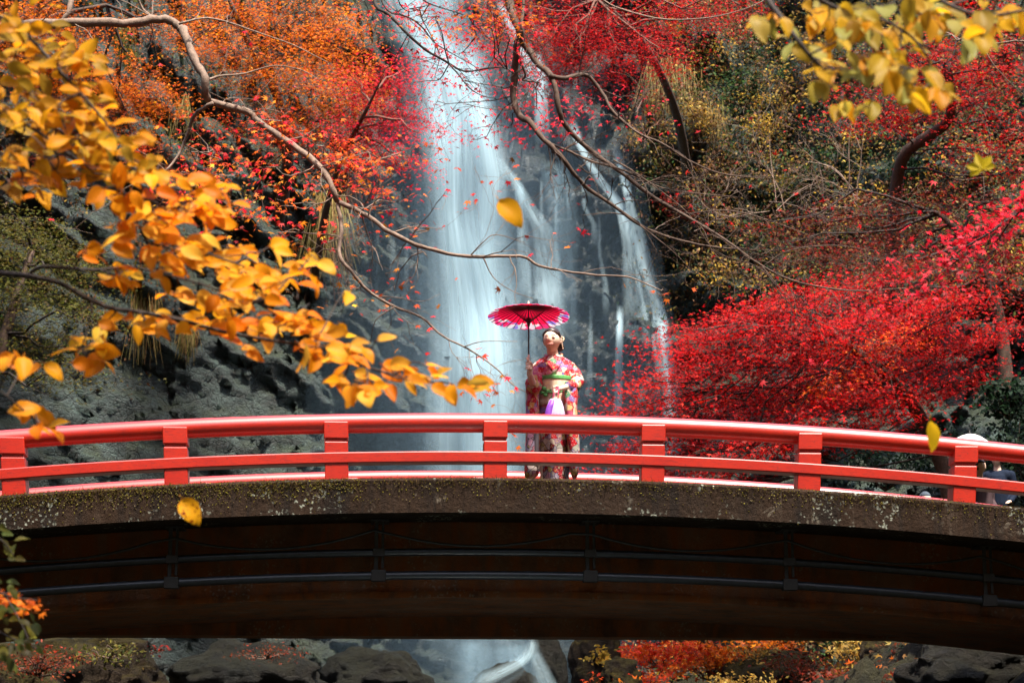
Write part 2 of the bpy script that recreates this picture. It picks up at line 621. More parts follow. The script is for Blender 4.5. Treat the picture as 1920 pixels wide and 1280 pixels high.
def mesh_np(name, v, quads, tris=None, col=None, uv=None, dens=None, smooth=False):
    """numpy arrays -> mesh"""
    me = bpy.data.meshes.new(name)
    v = np.asarray(v, np.float32)
    me.vertices.add(len(v))
    me.vertices.foreach_set('co', v.ravel())
    parts, starts, tot = [], [], 0
    for q in (quads, tris):
        if q is not None and len(q):
            q = np.asarray(q, np.int32)
            parts.append(q.ravel())
            starts.append(tot + np.arange(len(q)) * q.shape[1])
            tot += q.size
    li = np.concatenate(parts)
    st = np.concatenate(starts)
    me.loops.add(len(li))
    me.loops.foreach_set('vertex_index', li.astype(np.int32))
    me.polygons.add(len(st))
    me.polygons.foreach_set('loop_start', st.astype(np.int32))
    if smooth:
        me.polygons.foreach_set('use_smooth', np.ones(len(st), bool))
    me.update(calc_edges=True)
    if col is not None:
        at = me.color_attributes.new('Col', 'FLOAT_COLOR', 'POINT')
        c4 = np.ones((len(v), 4), np.float32)
        c4[:, :3] = col
        at.data.foreach_set('color', c4.ravel())
    if dens is not None:
        at = me.attributes.new('dens', 'FLOAT', 'POINT')
        at.data.foreach_set('value', np.asarray(dens, np.float32))
    if uv is not None:
        ul = me.uv_layers.new(name='UVMap')
        ul.data.foreach_set('uv', np.asarray(uv, np.float32)[li].ravel())
    return me


class MB:
    def __init__(s):
        s.v, s.f = [], []

    def add(s, vs, fs):
        o = len(s.v)
        s.v += [tuple(map(float, p)) for p in vs]
        s.f += [tuple(i + o for i in f) for f in fs]

    def box(s, c, d, rz=0, taper=1.0):
        x, y, z = np.array(d) / 2
        ca, sa = math.cos(rz), math.sin(rz)
        vs = []
        for k, (a, b, e) in enumerate([(-1, -1, -1), (1, -1, -1), (1, 1, -1), (-1, 1, -1), (-1, -1, 1), (1, -1, 1), (1, 1, 1), (-1, 1, 1)]):
            t = taper if e > 0 else 1
            X, Y, Z = a * x * t, b * y * t, e * z
            vs.append((c[0] + X * ca - Y * sa, c[1] + X * sa + Y * ca, c[2] + Z))
        s.add(vs, [(3, 2, 1, 0), (4, 5, 6, 7), (0, 1, 5, 4), (1, 2, 6, 5), (2, 3, 7, 6), (3, 0, 4, 7)])

    def tube(s, pts, rad, n=6, cap=True):
        pts = [np.array(p, float) for p in pts]
        if np.isscalar(rad):
            rad = [rad] * len(pts)
        T = []
        for i in range(len(pts)):
            a = pts[min(i + 1, len(pts) - 1)] - pts[max(i - 1, 0)]
            T.append(a / (np.linalg.norm(a) + 1e-9))
        ref = np.array([0, 0, 1.0]) if abs(T[0][2]) < 0.9 else np.array([1.0, 0, 0])
        u = np.cross(T[0], ref)
        u /= np.linalg.norm(u)
        vs = []
        for p, t, r in zip(pts, T, rad):
            u = u - t * u.dot(t)
            u /= (np.linalg.norm(u) + 1e-9)
            w = np.cross(t, u)
            for k in range(n):
                a = 2 * math.pi * k / n
                vs.append(p + r * (u * math.cos(a) + w * math.sin(a)))
        fs = []
        for i in range(len(pts) - 1):
            for k in range(n):
                k2 = (k + 1) % n
                fs.append((i * n + k, i * n + k2, (i + 1) * n + k2, (i + 1) * n + k))
        if cap:
            fs.append(tuple(range(n - 1, -1, -1)))
            fs.append(tuple((len(pts) - 1) * n + k for k in range(n)))
        s.add(vs, fs)

    def rings(s, rings, cap=True, closed=True):
        n = len(rings[0])
        vs = [p for r in rings for p in r]
        fs = []
        for i in range(len(rings) - 1):
            for k in range(n if closed else n - 1):
                k2 = (k + 1) % n
                fs.append((i * n + k, i * n + k2, (i + 1) * n + k2, (i + 1) * n + k))
        if cap and closed:
            fs.append(tuple(range(n - 1, -1, -1)))
            fs.append(tuple((len(rings) - 1) * n + k for k in range(n)))
        s.add(vs, fs)

    def ball(s, c, r, n=10, m=7):
        r = np.array(r if hasattr(r, '__len__') else (r, r, r), float)
        rg = []
        for j in range(1, m):
            ph = math.pi * j / m
            rg.append([np.array(c) + r * np.array((math.sin(ph) * math.cos(2 * math.pi * k / n), math.sin(ph) * math.sin(2 * math.pi * k / n), -math.cos(ph))) for k in range(n)])
        s.rings(rg)

    def mesh(s, name, org=(0, 0, 0), smooth=False):
        me = bpy.data.meshes.new(name)
        v = np.array(s.v, float) - np.array(org, float)
        me.from_pydata(v.tolist(), [], s.f)
        if smooth:
            me.polygons.foreach_set('use_smooth', np.ones(len(me.polygons), bool))
        me.update()
        return me

    def build(s, name, material, parent=None, smooth=False, bevel=0.0, org=None):
        o0 = ORG[parent.name] if (parent is not None and org is None) else (org if org is not None else np.zeros(3))
        me = s.mesh(name, o0, smooth)
        if bevel:
            bm = bmesh.new()
            bm.from_mesh(me)
            ed = [e for e in bm.edges if e.is_manifold and e.calc_face_angle(0) > 0.6]
            bmesh.ops.bevel(bm, geom=ed, offset=bevel, segments=2, affect='EDGES', profile=0.5)
            bm.to_mesh(me)
            bm.free()
        return link(name, me, material, parent, o0)


# leaf templates: x across, y towards the tip, z up; unit length
def palmate(angles, lens, notch, outer):
    pts = [(0, 0, 0)]
    k = len(angles)
    na = [angles[0] - (angles[1] - angles[0]) * 0.55] + [(angles[i] + angles[i + 1]) / 2 for i in range(k - 1)] + [angles[-1] + (angles[-1] - angles[-2]) * 0.55]
    for i, a in enumerate(na):
        l = outer if i in (0, k) else notch
        pts.append((l * math.sin(R_(a)), l * math.cos(R_(a)), 0.02))
    for a, l in zip(angles, lens):
        pts.append((l * math.sin(R_(a)), l * math.cos(R_(a)), -0.12 * l))
    q = [(0, 1 + i, 2 + k + i, 2 + i) for i in range(k)]
    return np.array(pts), np.array(q)


LEAF = {
    'maple5': palmate([-82, -42, 0, 42, 82], [.6, .88, 1.0, .88, .6], .36, .22),
    'maple3': palmate([-62, 0, 62], [.85, 1.0, .85], .34, .25),
    'oval': (np.array([(0, 0, 0), (.24, .45, .04), (0, 1, -.08), (-.24, .45, .04)]), np.array([(0, 1, 2, 3)])),
    'blade': (np.array([(-.03, 0, 0), (.03, 0, 0), (.035, .45, .16), (-.035, .45, .16), (.006, 1, -.05), (-.006, 1, -.05)]), np.array([(0, 1, 2, 3), (3, 2, 4, 5)])),
}


def norm(a):
    return a / (np.linalg.norm(a, axis=-1, keepdims=True) + 1e-9)


def leaves_mesh(name, c, nrm, dr, size, col, shape, org):
    T, Q = LEAF[shape]
    n = len(c)
    nrm = norm(nrm)
    dr = norm(dr - nrm * (dr * nrm).sum(1, keepdims=True))
    sd = np.cross(dr, nrm)
    s = np.asarray(size)[:, None, None]
    v = c[:, None, :] + s * (T[None, :, 0:1] * sd[:, None, :] + T[None, :, 1:2] * dr[:, None, :] + T[None, :, 2:3] * nrm[:, None, :])
    q = Q[None] + (np.arange(n) * len(T))[:, None, None]
    cc = np.repeat(col, len(T), axis=0)
    return mesh_np(name, v.reshape(-1, 3) - org, q.reshape(-1, 4), None, cc)


def pick(pal, n, jit=0.25):
    pal = np.array(pal)
    c = pal[rng.integers(0, len(pal), n)]
    w = rng.random((n, 1))
    c = c * w + pal[rng.integers(0, len(pal), n)] * (1 - w)
    return np.clip(c * (1 + jit * rng.normal(size=(n, 1))), 0.002, 0.9)


PAL = {
    'red': [(.40, .003, .005), (.30, .003, .003), (.48, .005, .009), (.20, .003, .004), (.44, .016, .004)],
    'pink': [(.60, .010, .030), (.52, .008, .018), (.64, .028, .045), (.42, .006, .012)],
    'orange': [(.58, .13, .005), (.46, .075, .004), (.62, .18, .008), (.34, .045, .004)],
    'redorange': [(.64, .055, .010), (.58, .025, .010), (.68, .12, .010)],
    'mixed': [(.62, .012, .03), (.66, .10, .010), (.70, .24, .02), (.58, .02, .02)],
    'rust': [(.16, .030, .008), (.11, .020, .006), (.22, .022, .010), (.09, .030, .008)],
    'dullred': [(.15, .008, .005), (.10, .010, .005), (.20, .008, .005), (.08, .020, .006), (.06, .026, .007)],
    'yellow': [(.58, .36, .035), (.50, .26, .03), (.44, .33, .06)],
    'ochre': [(.30, .17, .03), (.24, .12, .02), (.34, .24, .06)],
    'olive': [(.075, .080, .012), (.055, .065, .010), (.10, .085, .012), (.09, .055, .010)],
    'green': [(.035, .085, .022), (.055, .11, .028), (.025, .060, .020)],
    'dkgreen': [(.009, .024, .010), (.015, .036, .015), (.007, .017, .008)],
    'straw': [(.26, .19, .07), (.20, .15, .05), (.13, .13, .03), (.22, .11, .04)],
    'brown': [(.12, .055, .025), (.17, .075, .035), (.09, .045, .02)],
}

# ------------------------------------------------------------------ cliff
zs = np.concatenate([np.arange(-2, 16.5, 0.095), np.arange(16.5, 30, 0.3)])
xs = np.concatenate([np.arange(-34, -12.5, 0.4), np.arange(-12.5, 12.0, 0.095), np.arange(12, 34, 0.4)])
XX, ZZ = np.meshgrid(xs, zs)


def sstep(a, b, x):
    t = np.clip((x - a) / (b - a), 0, 1)
    return t * t * (3 - 2 * t)


def cliff_base(x, z):
    y = 49.0 + 0.20 * (z - 4)
    left = np.logaddexp(0, (-x - 3.4) * 1.6) / 1.6
    y = y - 1.35 * left
    right = np.logaddexp(0, (x - 3.6) * 1.5) / 1.5
    right = 5.5 * np.tanh(right / 5.5)
    y = y - 2.1 * right + 0.32 * (z - 4) * sstep(3, 7, x)
    top = 24 - 3 * sstep(6, 12, x) - 4 * sstep(-8, -14, x)
    y = y + 2.5 * np.logaddexp(0, (z - top) * 1.2) / 1.2
    return y


pts = np.stack([XX.ravel(), ZZ.ravel() * 1.0, np.zeros(XX.size)], 1)
wx = fbm(pts * 0.35 + 3, 3)
wz = fbm(pts * 0.35 + 31, 3)
big = fbm(np.stack([pts[:, 0] * .16, pts[:, 1] * .22, pts[:, 2]], 1), 3) * 1.5
tilt = pts[:, 1] + 0.35 * pts[:, 0]
strat = ridged(np.stack([pts[:, 0] * .35 + wx, tilt * 1.0 + wz * .6, pts[:, 2] + 5], 1), 4) * 0.42
cv, ce = cells(pts[:, 0] * 0.9 + wx * 1.1, tilt * 1.5 + wz * 1.1, 5)
cv2, ce2 = cells(pts[:, 0] * 2.3 + wx * 2.0, tilt * 3.6 + wz * 2.0, 6)
fine = fbm(pts * 2.6, 4) * 0.20 + ridged(np.stack([pts[:, 0] * 2.2 + wx, tilt * 4.6 + wz, pts[:, 2] + 3], 1), 3) * 0.09
D = big + strat + (cv - .5) * .75 - 0.20 * np.exp(-ce * 9) + (cv2 - .5) * 0.42 - 0.12 * np.exp(-ce2 * 8) + fine
D = D * (1 - .62 * sstep(-3.0, -5.0, pts[:, 0]) * sstep(13.0, 9.5, pts[:, 1]))
D = D + fbm(pts * 6.5 + 3, 2) * .10 + np.random.default_rng(8).normal(size=len(D)) * .022
D = D.reshape(XX.shape)
SURF = cliff_base(XX, ZZ) - D
ny, nx = XX.shape
idx = np.arange(nx * ny).reshape(ny, nx)
q = np.stack([idx[:-1, :-1], idx[:-1, 1:], idx[1:, 1:], idx[1:, :-1]], -1).reshape(-1, 4)
cl = link('cliff', mesh_np('cliff', np.stack([XX, SURF, ZZ], -1).reshape(-1, 3), q, smooth=False), 'cliff_rock')
tag(cl, 'dark blue grey rock cliff wet around the waterfall', None, None, 'structure')


def surf(x, z):
    """bilinear look-up of the finished cliff"""
    x = np.asarray(x, float)
    z = np.asarray(z, float)
    i = np.clip(np.searchsorted(xs, x) - 1, 0, len(xs) - 2)
    j = np.clip(np.searchsorted(zs, z) - 1, 0, len(zs) - 2)
    a = np.clip((x - xs[i]) / (xs[i + 1] - xs[i]), 0, 1)
    b = np.clip((z - zs[j]) / (zs[j + 1] - zs[j]), 0, 1)
    return (SURF[j, i] * (1 - a) * (1 - b) + SURF[j, i + 1] * a * (1 - b) + SURF[j + 1, i] * (1 - a) * b + SURF[j + 1, i + 1] * a * b)


def hitY(px, py):
    """distance at which the view through a photo pixel meets the cliff"""
    Ys = np.arange(20, 75, 0.1)
    u = (px - 960) / F
    v = (640 - py) / F
    t = Ys / (CA - v * SA)
    s = surf(u * t, 1.6 + t * (v * CA + SA))
    k = np.argmax(Ys >= s)
    return float(Ys[k]) if (Ys >= s).any() else 55.0


# forest floor above the cliff, and the valley floor
def ground_z(x, y):
    xc = 0.3 - 0.02 * (y - 16)
    zc = 0.25 + 0.105 * np.clip(y - 21, 0, 30)
    a = np.abs(x - xc)
    bank = np.logaddexp(0, (a - 1.3) * 2.0) / 2.0
    z = zc + np.where(x > xc, 0.70, 0.24) * bank * (1 - 0.35 * sstep(24, 30, y)) * (1 - .6 * sstep(33, 37, y))
    # right bank carries the footpath
    path = 4.55
    z = np.where(x > 3, np.maximum(z, path * sstep(5.2, 6.8, x) * sstep(21, 27, y)), z)
    z = np.where((x > 5.4) & (y > 24), np.minimum(z, path + 0.25 * np.clip(x - 8, 0, 20)), z)
    # unseen gorge slopes behind and beside the viewer, added to block low skylight
    z = z + 0.85 * np.logaddexp(0, -y - 10) * (1 + 0 * x) + 0.95 * np.logaddexp(0, (np.abs(x) - 15) * .8) / .8
    z = np.where(np.abs(x) > 5.5, np.maximum(z, 3.0 * sstep(5.5, 7.4, np.abs(x)) * sstep(6, 12, y)), z)
    return z


gx = np.concatenate([np.arange(-60, -12, 3.0), np.arange(-12, 12, 0.18), np.arange(12, 60, 3.0)])
gy = np.concatenate([np.arange(-60, 8, 3.0), np.arange(8, 47, 0.2)])
GX, GY = np.meshgrid(gx, gy)
gp = np.stack([GX.ravel(), GY.ravel(), np.zeros(GX.size)], 1)
GZ = ground_z(GX, GY) + (fbm(gp * .8, 4) * .25 + ridged(gp * 1.7, 3) * .09).reshape(GX.shape)
ny, nx = GX.shape
idx = np.arange(nx * ny).reshape(ny, nx)
q = np.stack([idx[:-1, :-1], idx[:-1, 1:], idx[1:, 1:], idx[1:, :-1]], -1).reshape(-1, 4)
gr = link('ground', mesh_np('ground', np.stack([GX, GY, GZ], -1).reshape(-1, 3), q, smooth=True), 'forest_floor')
gr['kind'] = 'structure'
# broken bedrock of the stream bed
bx = np.arange(-11, 11, 0.11)
by = np.arange(20.5, 47, 0.13)
BX, BY = np.meshgrid(bx, by)
gp = np.stack([BX.ravel(), BY.ravel(), np.zeros(BX.size)], 1)
w1 = fbm(gp * .5 + 5, 3)
c1, e1 = cells(gp[:, 0] * .8 + w1, gp[:, 1] * .8 + w1, 21)
c2, e2 = cells(gp[:, 0] * 2.2 + w1 * 2, gp[:, 1] * 2.2 - w1 * 2, 22)
rel = (c1 - .45) * .8 - .25 * np.exp(-e1 * 7) + (c2 - .5) * .3 - .12 * np.exp(-e2 * 7) + fbm(gp * 2.2, 4) * .16
bed = ground_z(BX, BY) + (rel * sstep(20.5, 23, gp[:, 1])).reshape(BX.shape) + .10 - 2.2 * sstep(4.6, 6.2, BX) * (BY < 36)
ny, nx = BX.shape
idx = np.arange(nx * ny).reshape(ny, nx)
q = np.stack([idx[:-1, :-1], idx[:-1, 1:], idx[1:, 1:], idx[1:, :-1]], -1).reshape(-1, 4)
bd_ = link('stream_bed', mesh_np('stream_bed', np.stack([BX, BY, bed], -1).reshape(-1, 3), q, smooth=False), 'bed_rock')
bd_['kind'] = 'structure'

# ------------------------------------------------------------------ water
def sheet(name, material, levels, parent, off=0.35, nu=24, step=14, edge=1.6, fade=(0.0, 0.12), seed=0, base=1.0):
    """levels: (py, left px, right px); the sheet follows the rock and springs clear of ledges"""
    L = np.array(levels, float)
    pys = np.arange(L[0, 0], L[-1, 0] + 1, step)
    lf = np.interp(pys, L[:, 0], L[:, 1])
    rt = np.interp(pys, L[:, 0], L[:, 2])
    us = np.linspace(0, 1, nu)
    V = np.zeros((len(pys), nu, 3))
    Yc = np.zeros((len(pys), nu))
    for j, (py, a, b) in enumerate(zip(pys, lf, rt)):
        for i, u in enumerate(us):
            Yc[j, i] = hitY(a + (b - a) * u, py)
    Yc = np.minimum.accumulate(Yc, axis=0)          # water keeps its throw off a ledge
    k = np.array([.25, .5, .25])
    for _ in range(10):
        Yc[1:-1] = .25 * Yc[:-2] + .5 * Yc[1:-1] + .25 * Yc[2:]
        Yc[:, 1:-1] = .25 * Yc[:, :-2] + .5 * Yc[:, 1:-1] + .25 * Yc[:, 2:]
    Yc = Yc - off
    for j, (py, a, b) in enumerate(zip(pys, lf, rt)):
        for i, u in enumerate(us):
            V[j, i] = P(a + (b - a) * u, py, Yc[j, i])
    U = np.broadcast_to(us, (len(pys), nu))
    length = np.cumsum(np.r_[0, np.linalg.norm(np.diff(V[:, nu // 2], axis=0), axis=1)])
    wid = np.linalg.norm(V[:, -1] - V[:, 0], axis=1).mean()
    uv = np.stack([U * wid / 3.0 + seed * 3.7, np.broadcast_to(-length[:, None], U.shape) + seed * 11], -1)
    e = np.clip(1 - np.abs(2 * U - 1) ** edge, 0, 1)
    t = np.linspace(0, 1, len(pys))[:, None]
    d = e * base
    if fade[0]:
        d = d * np.clip(t / fade[0], 0, 1)
    if fade[1]:
        d = d * np.clip((1 - t) / fade[1], 0, 1)
    idx = np.arange(V.shape[0] * nu).reshape(V.shape[0], nu)
    q = np.stack([idx[:-1, :-1], idx[:-1, 1:], idx[1:, 1:], idx[1:, :-1]], -1).reshape(-1, 4)
    o = ORG[parent.name]
    me = mesh_np(name, V.reshape(-1, 3) - o, q, None, None, uv.reshape(-1, 2), (d * np.ones_like(U)).ravel(), True)
    return link(name, me, material, parent, o)


wf = bpy.data.objects.new('waterfall', None)
COL.objects.link(wf)
o0 = P(900, 1150, hitY(900, 1150))
wf.location = o0
ORG[wf.name] = o0
tag(wf, 'tall silky white waterfall pouring down the dark cliff', 'waterfall')
main = [(-120, 690, 850), (0, 712, 872), (120, 765, 905), (300, 790, 945), (480, 800, 965), (650, 800, 990), (820, 790, 1000), (1000, 790, 1010), (1270, 800, 1010)]
sheet('water_veil', 'silk_veil', [(a, b - 25, c + 30) for a, b, c in main], wf, 0.30, 26, edge=2.0, seed=1)
sheet('water_sheet', 'silk_water', main, wf, 0.5, 26, edge=2.2, seed=2)
sheet('water_core', 'silk_water', [(-120, 735, 815), (0, 745, 845), (120, 790, 880), (220, 800, 915), (400, 812, 905), (600, 830, 960), (800, 845, 975), (1000, 850, 985), (1240, 850, 985)], wf, 0.75, 20, edge=2.0, seed=3, fade=(0, .3))
sheet('water_core', 'silk_water', [(60, 840, 905), (160, 860, 925), (250, 880, 940), (330, 890, 955), (420, 880, 950), (560, 890, 965)], wf, 0.85, 14, edge=1.6, seed=4, fade=(.15, .4))
threads = [
    [(290, 915, 940), (320, 938, 962), (350, 955, 985), (390, 972, 1008), (430, 985, 1040), (480, 990, 1050), (540, 995, 1060), (640, 1000, 1075)],
    [(300, 1010, 1065), (360, 1015, 1080), (430, 1020, 1090), (520, 1015, 1085), (620, 1010, 1080)],
    [(0, 928, 952), (60, 945, 975), (110, 975, 1000), (180, 985, 1015)],
    [(95, 985, 1012), (135, 1000, 1030), (200, 1000, 1030), (280, 1000, 1035)],
    [(222, 1060, 1082), (260, 1072, 1092), (310, 1098, 1116), (340, 1115, 1138), (370, 1140, 1165), (400, 1155, 1185), (460, 1165, 1200), (520, 1165, 1215), (570, 1165, 1235), (640, 1160, 1200)],
    [(265, 1142, 1160), (330, 1160, 1180), (390, 1172, 1192), (440, 1180, 1212), (500, 1195, 1228), (560, 1215, 1244), (620, 1228, 1258), (720, 1240, 1272), (900, 1245, 1280)],
    [(570, 1155, 1170), (640, 1153, 1170), (740, 1150, 1168), (880, 1148, 1168)],
    [(340, 962, 984), (420, 968, 992), (560, 968, 1000)],
    [(420, 700, 712), (520, 700, 714), (640, 702, 718)],
]
for x0, y0, y1, dx in ((1012, 330, 560, 8), (1040, 345, 600, 4), (1062, 350, 640, 10), (1090, 330, 470, 22), (1120, 400, 600, 12), (990, 470, 700, 6), (1105, 560, 760, -4), (1195, 470, 660, 14), (1222, 560, 760, 8), (880, 1000, 1190, 6), (760, 430, 640, -6), (735, 350, 560, -4)):
    threads.append([(y0, x0, x0 + 6), (y0 * .6 + y1 * .4, x0 + dx * .1 - 3, x0 + dx * .1 + 8), (y0 * .35 + y1 * .65, x0 + dx * .9 - 2, x0 + dx * .9 + 11), (y1, x0 + dx - 6, x0 + dx + 14)])
for i, t in enumerate(threads):
    sheet('water_thread', 'silk_thread' if i != 1 else 'silk_veil', t, wf, 0.32, 9, 10, edge=1.8, seed=10 + i, fade=(.08, .3), base=0.75 if i == 1 else (1.0 if i < 8 else (.36 if t[0][1] > 850 else .12)))

# plunge pool and the cascade below the bridge
st = MB()
cx = lambda y: 0.3 - 0.02 * (y - 16)
rr = []
for y in np.arange(-12, 46.1, 0.8):
    h = 0.42 + 0.105 * max(0, y - 21)
    rr.append([(cx(y) + s, y, h + 0.03 * math.sin(3 * y + 2 * s)) for s in np.linspace(-2.0, 2.0, 9)])
st.rings(rr, False, False)
s_o = st.build('stream', 'stream_water', None, True)
s_o['kind'] = 'structure'

# ------------------------------------------------------------------ bridge
TH = R_(3.5)
BD = np.array([math.cos(TH), math.sin(TH), 0])
BN = np.array([-math.sin(TH), math.cos(TH), 0])
B0 = P(930, 775, 16.0)
ZR = B0[2]                       # top of the near handrail at the crown
RAD = 41.0
WID = 3.0


def bp(s, t, z):
    """bridge coordinates -> world; z is measured from the handrail top and follows the arch"""
    p = B0 + BD * s + BN * t
    return np.array([p[0], p[1], ZR + z - s * s / (2 * RAD)])


br = thing('arched_bridge', 'red railed arched footbridge with mossy concrete edge', 'bridge', bp(0, 1.5, -0.7))


def bar(name, material, s0, s1, prof, n=48, parent=br, smooth=False, bevel=0.0, flat=None):
    b = MB()
    rg = []
    for s in np.linspace(s0, s1, n):
        ring = []
        for (t, z) in prof:
            p = bp(s, t, z)
            if flat is not None and z < flat[0]:
                p[2] = ZR + z + flat[1]
            ring.append(p)
        rg.append(ring)
    b.rings(rg)
    return b.build(name, material, parent, smooth, bevel)


S0, S1 = -7.4, 7.4
ZC = -0.515                      # kerb top
circ = [(0.074 * math.cos(a), -0.074 + 0.074 * math.sin(a)) for a in np.linspace(0, 2 * math.pi, 25)[:-1]]
SP = 1.205
near_posts = [-0.008 + SP * k for k in range(-6, 7)]
for side, t0 in ((0, 0.0), (1, WID)):
    h = bar('handrail', 'red_paint', S0, S1, [(t0 + a, z) for a, z in circ], 72, smooth=True)
    sgn = -1 if side == 0 else 1
    lo = [(t0 - .098, -.305), (t0 - .098, -.388), (t0 + .06, -.388), (t0 + .06, -.305)]
    if side:
        lo = [(t0 - .06, -.305), (t0 - .06, -.388), (t0 + .098, -.388), (t0 + .098, -.305)]
    bar('lower_rail', 'red_paint', S0, S1, lo[::-1], 60, bevel=0.008)
    for s in near_posts:
        s = s + (0.05 if side else 0)
        c = bp(s, t0, 0)
        an = TH - 0
        post = MB()
        tilt = s / RAD

        def blk(mb, z0, z1, w, d, tp=1.0):
            vs = []
            for zz, k in ((z0, 1), (z1, tp)):
                for a, b in ((-1, -1), (1, -1), (1, 1), (-1, 1)):
                    p = bp(s, t0, 0) + BD * (a * w / 2 * k + zz * tilt) + BN * (b * d / 2 * k)
                    vs.append((p[0], p[1], p[2] + zz))
            mb.add(vs, [(3, 2, 1, 0), (4, 5, 6, 7), (0, 1, 5, 4), (1, 2, 6, 5), (2, 3, 7, 6), (3, 0, 4, 7)])
        blk(post, ZC - 0.06, -0.222, 0.176, 0.176)
        po = post.build('post', 'red_paint', br, bevel=0.007)
        nk = MB()
        blk(nk, -0.235, -0.180, 0.155, 0.155)
        nk.build('post_neck', 'red_paint', po)
        cp = MB()
        blk(cp, -0.198, -0.070, 0.184, 0.184)
        cp.build('post_cap', 'red_paint', po, bevel=0.007)

# kerbs, deck, girders
for side, t0 in ((0, 0.0), (1, WID)):
    a, b = (-.17, .19) if side == 0 else (-.19, .17)
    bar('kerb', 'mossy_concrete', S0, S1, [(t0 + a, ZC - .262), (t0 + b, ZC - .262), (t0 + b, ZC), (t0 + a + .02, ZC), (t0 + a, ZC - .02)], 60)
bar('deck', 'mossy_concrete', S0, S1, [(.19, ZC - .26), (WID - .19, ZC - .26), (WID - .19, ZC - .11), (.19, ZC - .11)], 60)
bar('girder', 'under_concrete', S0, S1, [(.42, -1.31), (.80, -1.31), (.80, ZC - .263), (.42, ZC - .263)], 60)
bar('girder_ledge', 'under_concrete', S0, S1, [(.37, -1.36), (2.70, -1.36), (2.70, -1.312), (.37, -1.312)], 60)
fg = MB()
rg = []
for s in np.linspace(S0, S1, 50):
    top = bp(s, 2.3, ZC - .27)
    zb = P(960, 1197, 18.6)[2] - 0.02 * 0
    ring = []
    for t, up in ((2.3, 0), (2.66, 0), (2.66, 1), (2.3, 1)):
        p = bp(s, t, ZC - .265)
        if not up:
            p[2] = zb
        ring.append(p)
    rg.append(ring)
fg.rings(rg)
fg.build('girder', 'under_concrete', br)
for s in np.arange(-6, 6.1, 1.5):
    d = MB()
    c = bp(s, 1.55, 0)
    d.box((c[0], c[1], c[2] - 1.06), (.18, 1.48, .52), TH)
    d.build('cross_beam', 'under_concrete', br)
pts = lambda t, z, r=0.0: [bp(s, t, z) for s in np.linspace(S0, S1, 60)]
u = MB(); u.tube(pts(.22, -1.03), .030, 10); u.build('pipe', 'pipe_metal', br, True)
u = MB(); u.tube(pts(.22, -1.205), .034, 10); u.build('pipe', 'pipe_metal', br, True)
for k, px in enumerate((-40, 335, 712, 1103, 1475, 1850)):
    s = (px - 930) / 246.0 * 1.012
    m_ = MB()
    c = bp(s, .22, 0)
    m_.box((c[0], c[1], c[2] - 1.01), (.030, .012, .46), TH)
    m_.box((c[0] + .05, c[1], c[2] - .97), (.022, .012, .36), TH)
    m_.box((c[0] + .02, c[1] - .005, c[2] - 1.205), (.11, .09, .085), TH)
    m_.box((c[0] + .02, c[1] - .005, c[2] - 1.03), (.09, .08, .06), TH)
    m_.box((c[0] + .02, c[1] + .1, c[2] - .785), (.14, .26, .014), TH)
    m_.build('pipe_bracket', 'iron', br, bevel=0.003)
cb = MB()
pp = []
for s in np.linspace(S0, S1, 90):
    k = ((s + 0.9) / 1.56) % 1.0
    pp.append(bp(s, .18, -.86 - .13 * (1 - (2 * k - 1) ** 2)))
cb.tube(pp, .011, 6)
cb.build('sagging_cable', 'iron', br, True)

# abutments
for sg, lab in ((-1, 'left'), (1, 'right')):
    c = bp(sg * 6.9, 1.5, 0)
    ab = MB()
    ab.box((c[0], c[1], (ZR - 1.6) / 2 - .2), (1.6, 3.6, ZR - 1.6 + .6), TH)
    o = ab.build('abutment', 'under_concrete', br, bevel=0.02)

# moss, grass and crumbs growing along the kerb edge
n = 15000
s = rng.uniform(-5.2, 5.2, n)
dn = fbm(np.stack([s * 2.3, np.zeros(n), np.zeros(n)], 1), 3) + 0.15 + 0.5 * sstep(-1.0, -4.0, s) * 0.6
keep = rng.random(n) < np.clip(0.35 + dn, 0.05, 1)
s = s[keep]
n = len(s)
t = -0.172 + np.abs(rng.normal(size=n)) * 0.05
down = rng.random(n) < 0.6
zc = np.where(down, -np.abs(rng.normal(size=n)) * .035, 0.0)
t = np.where(down, -0.172, t)
base = B0 + BD[None] * s[:, None] + BN[None] * t[:, None]
base[:, 2] = ZR + ZC + zc - s * s / (2 * RAD)
dr = np.stack([rng.normal(size=n) * .6, -np.abs(rng.normal(size=n)) * .9 - .1, np.where(down, -.9, .25) + rng.normal(size=n) * .4], 1)
nr = np.stack([rng.normal(size=n), -1 + rng.normal(size=n) * .5, rng.normal(size=n) + .8], 1)
gm = pick([(.060, .028, .008), (.080, .038, .009), (.045, .034, .006), (.11, .065, .010), (.035, .015, .007)], n)
me = leaves_mesh('moss', base, nr, dr, rng.uniform(.012, .032, n) * np.where(rng.random(n) < .1, 1.8, 1), gm, 'blade', ORG[br.name])
LEAF['fleck'] = (np.array([(0, 0, 0), (.4, .5, .1), (0, 1, 0), (-.4, .5, .1)]), np.array([(0, 1, 2, 3)]))
mo = link('moss', me, 'leaf', br, ORG[br.name])
mo['kind'] = 'stuff'
# small yellow-green cushions, thicker to the left
n = 5200
s = np.concatenate([rng.uniform(-4.6, -1.0, 3600), rng.uniform(-1, 5, n - 3600)])
z = -np.abs(rng.normal(size=n)) * .075
base = B0 + BD[None] * s[:, None] + BN[None] * (-0.175)
base[:, 2] = ZR + ZC + z - s * s / (2 * RAD)
me = leaves_mesh('moss', base, np.stack([rng.normal(size=n) * .5, -np.ones(n), rng.normal(size=n) * .5 + .4], 1), rng.normal(size=(n, 3)), rng.uniform(.006, .014, n),
                 pick([(.20, .17, .015), (.14, .12, .012), (.10, .07, .015), (.07, .04, .015)], n), 'fleck', ORG[br.name])
mo = link('moss', me, 'leaf', br, ORG[br.name])
mo['kind'] = 'stuff'

